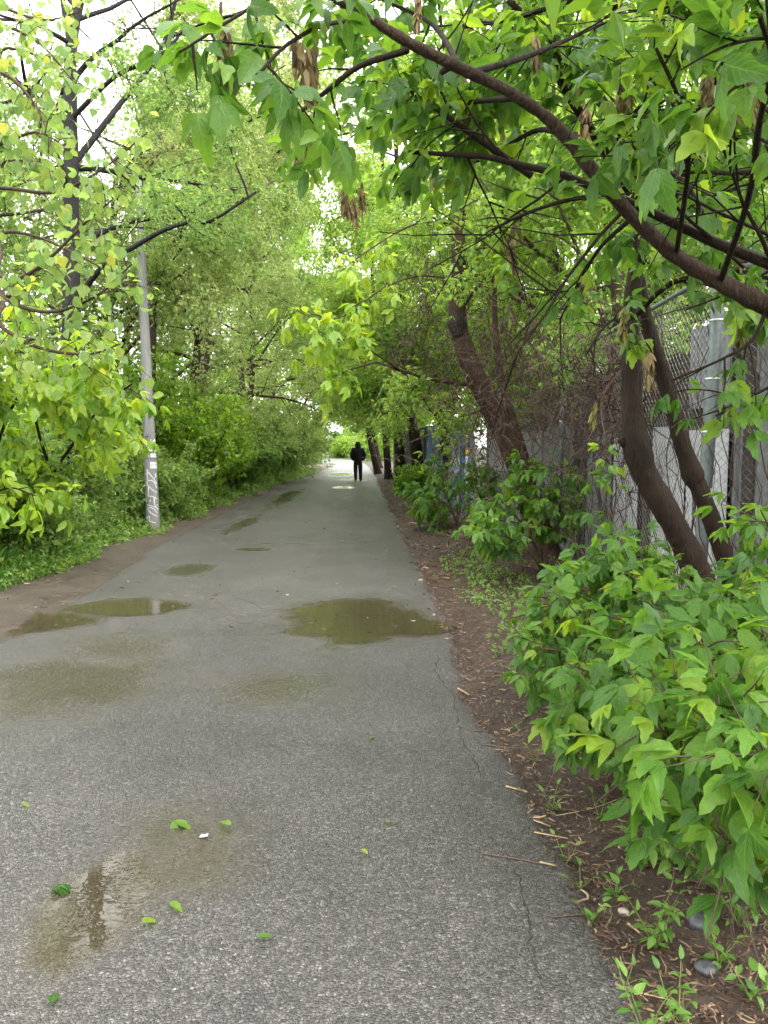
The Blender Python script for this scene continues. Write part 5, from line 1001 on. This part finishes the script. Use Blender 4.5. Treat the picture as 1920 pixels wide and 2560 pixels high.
# lamp arm and lit lamp head
tp = PB+ax*(H-0.12); head = at(430, 462, 14.2); mb = MB(); mb.tube(smooth_line([tp, tp.lerp(head, .5)+Vector((0, 0, .05)), head+Vector((-.1, 0, .06))], 5), 0.022, 8); mb.build('arm', M['galv'], pole)
hm = MB(); th = np.linspace(0, 2*math.pi, 17)[:-1]; V = []
for z, k in ((0.10, .35), (0.07, .8), (0.0, 1.0), (-.02, .96)): V += [(head.x+.13*k*math.cos(a)+.05, head.y+.08*k*math.sin(a), head.z+z*.7) for a in th]
Fc = [tuple(range(15, -1, -1))[::-1]]+[(r_*16+j, r_*16+(j+1) % 16, (r_+1)*16+(j+1) % 16, (r_+1)*16+j) for r_ in range(3) for j in range(16)]; hm.add(V, Fc); hd = hm.build('lamp_head', M['galv'], pole)
lm = MB(); V = []
for z, k in ((-.021, .94), (-.08, .78), (-.12, .4)): V += [(head.x+.13*k*math.cos(a)+.05, head.y+.08*k*math.sin(a), head.z+z*.7) for a in th]
lm.add(V, [(r_*16+j, r_*16+(j+1) % 16, (r_+1)*16+(j+1) % 16, (r_+1)*16+j) for r_ in range(2) for j in range(16)]+[tuple(range(32, 48))]); link('lens', lm.mesh('lens', M['glow']), hd, (0, 0, 0))

# ------------------------------------------------------------------ walking person
pp = gd(895, 1203); pp.z = 0.0; root = empty('person', pp); tag(root, 'person in black hooded jacket and trousers walking away down the path, hands in pockets', 'person')
def skin_obj(name, verts, edges, radii, m, rootv=0, sub=2):
    me = bpy.data.meshes.new(name); me.from_pydata(verts, edges, []); me.materials.append(m); o = link(name, me, root, (0, 0, 0))
    s = o.modifiers.new('skin', 'SKIN'); s.use_smooth_shade = True
    for i, r in enumerate(radii): me.skin_vertices[0].data[i].radius = r if isinstance(r, tuple) else (r, r); me.skin_vertices[0].data[i].use_root = (i == rootv)
    o.modifiers.new('sub', 'SUBSURF').render_levels = sub; o.modifiers['sub'].levels = 1; return o
BV = [(0, 0, .93), (0, 0, 1.12), (0, .01, 1.32), (0, .02, 1.46), (0, .03, 1.55), (0, .04, 1.64), (0, .05, 1.72),
      (-.10, 0, .86), (-.11, .03, .50), (-.10, -.07, .14), (-.105, -.05, .06), (-.11, .10, .035), (.10, 0, .86), (.11, .02, .48), (.12, .06, .09), (.13, .20, .035),
      (-.20, .01, 1.42), (-.27, -.05, 1.18), (-.21, .08, 1.0), (-.17, .13, .93), (.20, .01, 1.42), (.27, -.05, 1.18), (.21, .08, 1.0), (.17, .13, .93)]
BE = [(0, 1), (1, 2), (2, 3), (3, 4), (4, 5), (5, 6), (0, 7), (7, 8), (8, 9), (9, 10), (10, 11), (0, 12), (12, 13), (13, 14), (14, 15), (3, 16), (16, 17), (17, 18), (18, 19), (3, 20), (20, 21), (21, 22), (22, 23)]
BRr = [(.17, .13), (.16, .12), (.17, .12), (.15, .10), .06, .09, .08, .125, .10, .078, .06, .045, .125, .10, .08, .05, .075, .055, .04, .035, .075, .055, .04, .035]
skin_obj('body', BV, BE, BRr, M['trousers'])
JV = [(0, 0, .88), (0, 0, 1.05), (0, .0, 1.25), (0, .015, 1.42), (0, .03, 1.52), (-.20, .005, 1.42), (-.26, -.02, 1.30), (-.285, -.05, 1.16), (-.24, .04, 1.03), (-.19, .11, .96), (.20, .005, 1.42), (.26, -.02, 1.30), (.30, -.05, 1.16), (.25, .04, 1.03), (.19, .11, .96)]
JE = [(0, 1), (1, 2), (2, 3), (3, 4), (3, 5), (5, 6), (6, 7), (7, 8), (8, 9), (3, 10), (10, 11), (11, 12), (12, 13), (13, 14)]
skin_obj('jacket', JV, JE, [(.235, .17), (.225, .165), (.24, .17), (.2, .14), (.12, .1), .125, .11, .1, .085, .07, .125, .11, .1, .085, .07], M['cloth'])
skin_obj('hood', [(0, -.03, 1.46), (0, .0, 1.55), (0, .03, 1.66), (0, .05, 1.75), (0, .07, 1.79)], [(0, 1), (1, 2), (2, 3), (3, 4)], [(.16, .09), (.14, .12), (.155, .15), (.13, .13), (.06, .07)], M['cloth'])
for s, y in ((-1, -.05), (1, .06)): skin_obj('shoe', [(s*.115, y-.07, .045 if s > 0 else .07), (s*.115, y+.05, .05), (s*.13, y+.17, .036)], [(0, 1), (1, 2)], [.055, .062, .05], M['shoe'])

# ------------------------------------------------------------------ small things on the ground
rng = np.random.default_rng(91)
def straw_mesh(n, fx, seed, lmin, lmax, wd):
    rng = np.random.default_rng(seed); x, y, z = fx(rng, n); az = rng.uniform(0, 6.28, n); l = rng.uniform(lmin, lmax, n)*rng.random(n)**.5; w = wd*rng.uniform(.5, 1.6, n); tl = rng.normal(0, .18, n)
    c, s = np.cos(az), np.sin(az); zz = z+.004+rng.random(n)*.012; a = np.stack([c*l/2, s*l/2, tl*l/2], 1); b = np.stack([-s*w, c*w, rng.normal(0, .4, n)*w], 1); p = np.stack([x, y, zz], 1); k = rng.normal(0, .12, (n, 1))*np.stack([-s*l, c*l, 0*l], 1)
    V = np.stack([p-a-b, p-a+b, p+k+b, p+k-b, p+a+b*.6, p+a-b*.6], 1).reshape(-1, 3); i = np.arange(n)*6
    return V, np.concatenate([np.stack([i, i+3, i+2, i+1], 1), np.stack([i+3, i+5, i+4, i+2], 1)]), np.repeat(rng.random(n)*.999, 6)
def litter_fx(rng, n):
    y = 1.7+9*rng.random(n)**1.5; d = 2.2*rng.random(n)**1.1-0.07; x = np.array([right_edge(a) for a in y])+d; z = np.array([max(right_z(a, b), -0.004) for a, b in zip(x, y)]); return x, y, z
V, T, ti = straw_mesh(34000, litter_fx, 92, .01, .062, .0021)
tag(link('leaf_litter', tri_mesh('leaf_litter', V, T, M['litter'], False, ti)), 'scattered dead leaf bits and straw on the brown right verge', 'litter', None, 'stuff')
def litter_fx2(rng, n):
    y = 4+18*rng.random(n)**1.3; d = 1.0*rng.random(n); x = np.array([left_edge(a) for a in y])-d; z = np.array([left_z(a, b) for a, b in zip(x, y)]); return x, y, z
V, T, ti = straw_mesh(1800, litter_fx2, 93, .02, .1, .003)
tag(link('leaf_litter', tri_mesh('leaf_litter', V, T, M['litter'], False, ti)), 'thin scatter of dead bits on the left dirt strip', 'litter', None, 'stuff')
def litter_fx3(rng, n):
    y = 9+28*rng.random(n)**1.2; d = 2.0*rng.random(n)-.1; x = np.array([right_edge(a) for a in y])+d; z = np.array([max(right_z(a, b), -.004) for a, b in zip(x, y)]); return x, y, z
V, T, ti = straw_mesh(7000, litter_fx3, 94, .05, .16, .006)
tag(link('leaf_litter', tri_mesh('leaf_litter', V, T, M['litter'], False, ti)), 'dead leaf bits on the far right verge under the dark trunks', 'litter', None, 'stuff')

def flakes(rng, n):
    y = 6.5+32*rng.random(n)**1.4; f = rng.random(n)**.8; x = np.array([left_edge(a)+(right_edge(a)-left_edge(a))*b for a, b in zip(y, f)]); return x, y, np.array([path_z(a, b) for a, b in zip(x, y)])
V, T, ti = straw_mesh(900, flakes, 95, .015, .06, .006)
tag(link('leaf_litter', tri_mesh('leaf_litter', V, T, M['litter'], False, ti)), 'tiny dead flakes strewn over the asphalt in the middle distance', 'litter', None, 'stuff')
def gz(x, y): return max(path_z(x, y), right_z(x, y) if x > right_edge(y)-.15 else -1)
def stick(pts, r0, r1, m, label, name='fallen_twig'):
    r0, r1 = r0*.62, r1*.62
    P = []
    for u, v in pts: g = gd(u, v); P.append(Vector((g.x, g.y, gz(g.x, g.y)+r0*.9)))
    S = smooth_line(P, 4) if len(P) > 2 else P; b = Vector(P[0]); root = empty(name, b); tag(root, label, 'twig'); mb = MB(); mb.tube(S, np.linspace(r0, r1, len(S)), 6); mb.build('stalk', m, root); return root
sk = stick([(1205, 2135), (1250, 2142), (1310, 2152), (1388, 2168)], .006, .004, M['stick'], 'dark twig with a broken pale end lying on the asphalt near the right edge')
mb = MB(); g = gd(1350, 2160); g2 = gd(1390, 2169); mb.tube([Vector((g.x, g.y, .008)), Vector((g2.x, g2.y, .008))], [.0042, .003], 6); mb.build('broken_end', M['straw'], sk)
stick([(1265, 1968), (1318, 1982)], .008, .007, M['straw'], 'short pale stalk at the verge edge level with the big-leaved bush')
stick([(1335, 2052), (1375, 2066)], .005, .003, M['straw'], 'thin pale straw at the verge edge above the dark twig')
stick([(1335, 2082), (1420, 2098)], .006, .004, M['straw'], 'pale straw pointing into the verge just above the dark twig')
stick([(1140, 1812), (1180, 1828), (1230, 1826)], .006, .004, M['stick'], 'dark bent twig across the asphalt edge in the middle distance')
stick([(1205, 1862), (1250, 1868), (1305, 1872)], .006, .004, M['stick'], 'reddish stalk lying at the verge below the dark bent twig')
stick([(1145, 1722), (1172, 1738)], .008, .006, M['straw'], 'short tan stick on the asphalt edge right of the faint damp patch')
stick([(1380, 2295), (1430, 2290), (1500, 2285)], .005, .003, M['stick'], 'thin brown twig lying level on the verge below the dark twig')
stick([(1570, 2310), (1625, 2355)], .005, .004, M['straw'], 'pale straw left of the dark stone'); stick([(1560, 2475), (1690, 2505)], .005, .003, M['straw'], 'long pale straw near the bottom edge of the picture')
stick([(1380, 2020), (1480, 2030), (1590, 2026)], .004, .003, M['stick'], 'long reddish stalk running under the big-leaved bush'); stick([(1390, 2040), (1480, 2022), (1560, 2012)], .004, .003, M['straw'], 'tan stalk crossing the reddish one under the big-leaved bush')
stick([(1270, 1700), (1290, 1730), (1310, 1745), (1370, 1750)], .005, .003, M['stick'], 'bent brown twig on the verge in front of the drooping-leaved bush')
# fallen green leaves on the asphalt
for i, (u, v, s, lab) in enumerate([(410, 2058, .11, 'largest fallen green leaf on the asphalt, left of the white scrap'), (582, 2075, .08, 'fallen green leaf right of the white scrap'), (115, 2232, .085, 'fallen green leaf at the left, beside the white sky reflection'), (420, 2266, .07, 'fallen green leaf right of the white sky reflection'),
                                    (345, 2322, .08, 'dull yellow-green leaf just below the sky reflection'), (636, 2356, .06, 'small fallen green leaf in the bottom middle of the asphalt'), (978, 2066, .05, 'small fallen green leaf on the right half of the asphalt'), (130, 2528, .07, 'fallen yellow-green leaf in the bottom left corner'),
                                    (50, 2016, .05, 'tiny yellow leaf at the left edge of the picture'), (900, 2132, .045, 'tiny dull leaf in the middle of the asphalt'), (940, 1850, .05, 'faint green leaf right of centre on the damp asphalt')]):
    g = gd(u, v); o = link('fallen_leaf', shape_mesh('box' if i in (0, 2) else 'oval', i % 4, M['box'] if i % 3 else M['limebox'])); az = R.uniform(0, 6.28)
    o.matrix_basis = Matrix.Translation((g.x, g.y, path_z(g.x, g.y)+.012+.10*s)) @ (frame((math.cos(az), math.sin(az), .05), (0.05, 0, 1))*s).to_4x4(); tag(o, lab, 'leaf', 'fallen green leaves')
g = gd(510, 2090); V = [(g.x+a, g.y+b, path_z(g.x, g.y)+.004+c) for a, b, c in [(-.018, -.012, 0), (.004, -.016, .003), (.016, -.004, .001), (.014, .016, .004), (.002, .008, .002), (-.012, .01, .003)]]
tag(link('paper_scrap', tri_mesh('paper_scrap', V, [(0, 1, 4), (1, 2, 4), (2, 3, 4), (0, 4, 5)], M['paper'])), 'torn white paper scrap on the wet asphalt', 'scrap')
def rock(u, v, r, m, lab, name='stone', fl=.6, z=None):
    g = gd(u, v); mb = MB(); th, V = 10, []
    for j in range(6):
        ph = math.pi*j/5
        for i in range(th):
            a = 2*math.pi*i/th; q = Vector((math.sin(ph)*math.cos(a), math.sin(ph)*math.sin(a), math.cos(ph))); k = r*(1+.35*noise.noise(q*1.6+Vector((u, v, 0)))); V.append((g.x+q.x*k, g.y+q.y*k, gz(g.x, g.y)+q.z*k*fl+r*.15))
    mb.add(V, [(j*th+i, (j+1)*th+i, (j+1)*th+(i+1) % th, j*th+(i+1) % th) for j in range(5) for i in range(th)]); tag(mb.build(name, M[m]), lab, 'stone')
rock(1755, 2320, .055, 'stone', 'dark wet stone half sunk in the verge among the weeds'); rock(1765, 2430, .035, 'stone', 'smaller dark stone below the larger one'); rock(1560, 2282, .02, 'palestone', 'pale pebble on the verge near the weeds')
g = gd(315, 1345); rock(300, 1352, .13, 'stone', 'flat dark stone at the foot of the grey pole', fl=.35)
# single weeds on the right verge
def weed(x, y, h, n, size, seed, lab):
    rr = random.Random(seed); b = Vector((x, y, right_z(x, y)-.005)); root = empty('weed_plant', b); tag(root, lab, 'weed', 'weeds on the right verge'); lv = []
    for k in range(n):
        az = k*2.4+rr.random(); P = wander(b, Vector((math.cos(az)*.45, math.sin(az)*.45, 1)), h*rr.uniform(.6, 1.1), 6, .14, .02, rr); mb = MB(); mb.tube(P, np.linspace(.0028, .0012, len(P)), 4); mb.build('stem', M['stem'], root); twig_leaves(P, .042, size, lv, 1.2, .15, rr, .1)
    put_leaves(root, lv, 'oval', M['weed'], 120)
W = [(1640, 2330, .26, 5, .05, 'bushy weed on the verge left of the dark stone'), (1620, 2540, .2, 4, .055, 'weed at the bottom edge of the picture beside the path'), (1880, 2470, .2, 3, .055, 'weed in the bottom right corner'), (1760, 2210, .22, 5, .05, 'weed under the big-leaved bush, above the dark stone'), (1850, 2300, .22, 4, .055, 'weed at the right edge beside the dark stone'),
     (1560, 2420, .08, 3, .04, 'tiny seedling between the path edge and the bushy weed'), (1380, 1990, .15, 3, .045, 'seedling right of the short pale stalk'), (1420, 2110, .11, 3, .045, 'seedling right of the dark twig'), (1500, 2020, .13, 3, .05, 'seedling under the edge of the big-leaved bush'), (1340, 1880, .14, 2, .045, 'slender seedling on the bare verge in the middle distance'), (1600, 2130, .18, 6, .075, 'low glossy plant with broad leaves under the bush'), (1680, 2150, .18, 5, .07, 'second low broad-leaved plant, right of the glossy one'), (1290, 1800, .1, 3, .04, 'seedling beside the dark bent twig'), (1450, 2180, .09, 3, .04, 'seedling near the pale pebble, left of it'), (1480, 2260, .1, 3, .045, 'seedling just below the dark twig on the open verge'), (1540, 2200, .1, 4, .045, 'seedling above the pale pebble'), (1700, 2500, .15, 4, .05, 'weed at the bottom edge between two others'), (1270, 1690, .12, 4, .045, 'seedling at the left foot of the foreground bushes'), (1800, 2380, .14, 4, .05, 'weed between the two dark stones and the right edge')]
for i, (u, v, h, n, s, lab) in enumerate(W): g = gd(u, v, .05); weed(g.x, g.y, h, n, s, 400+i, lab)
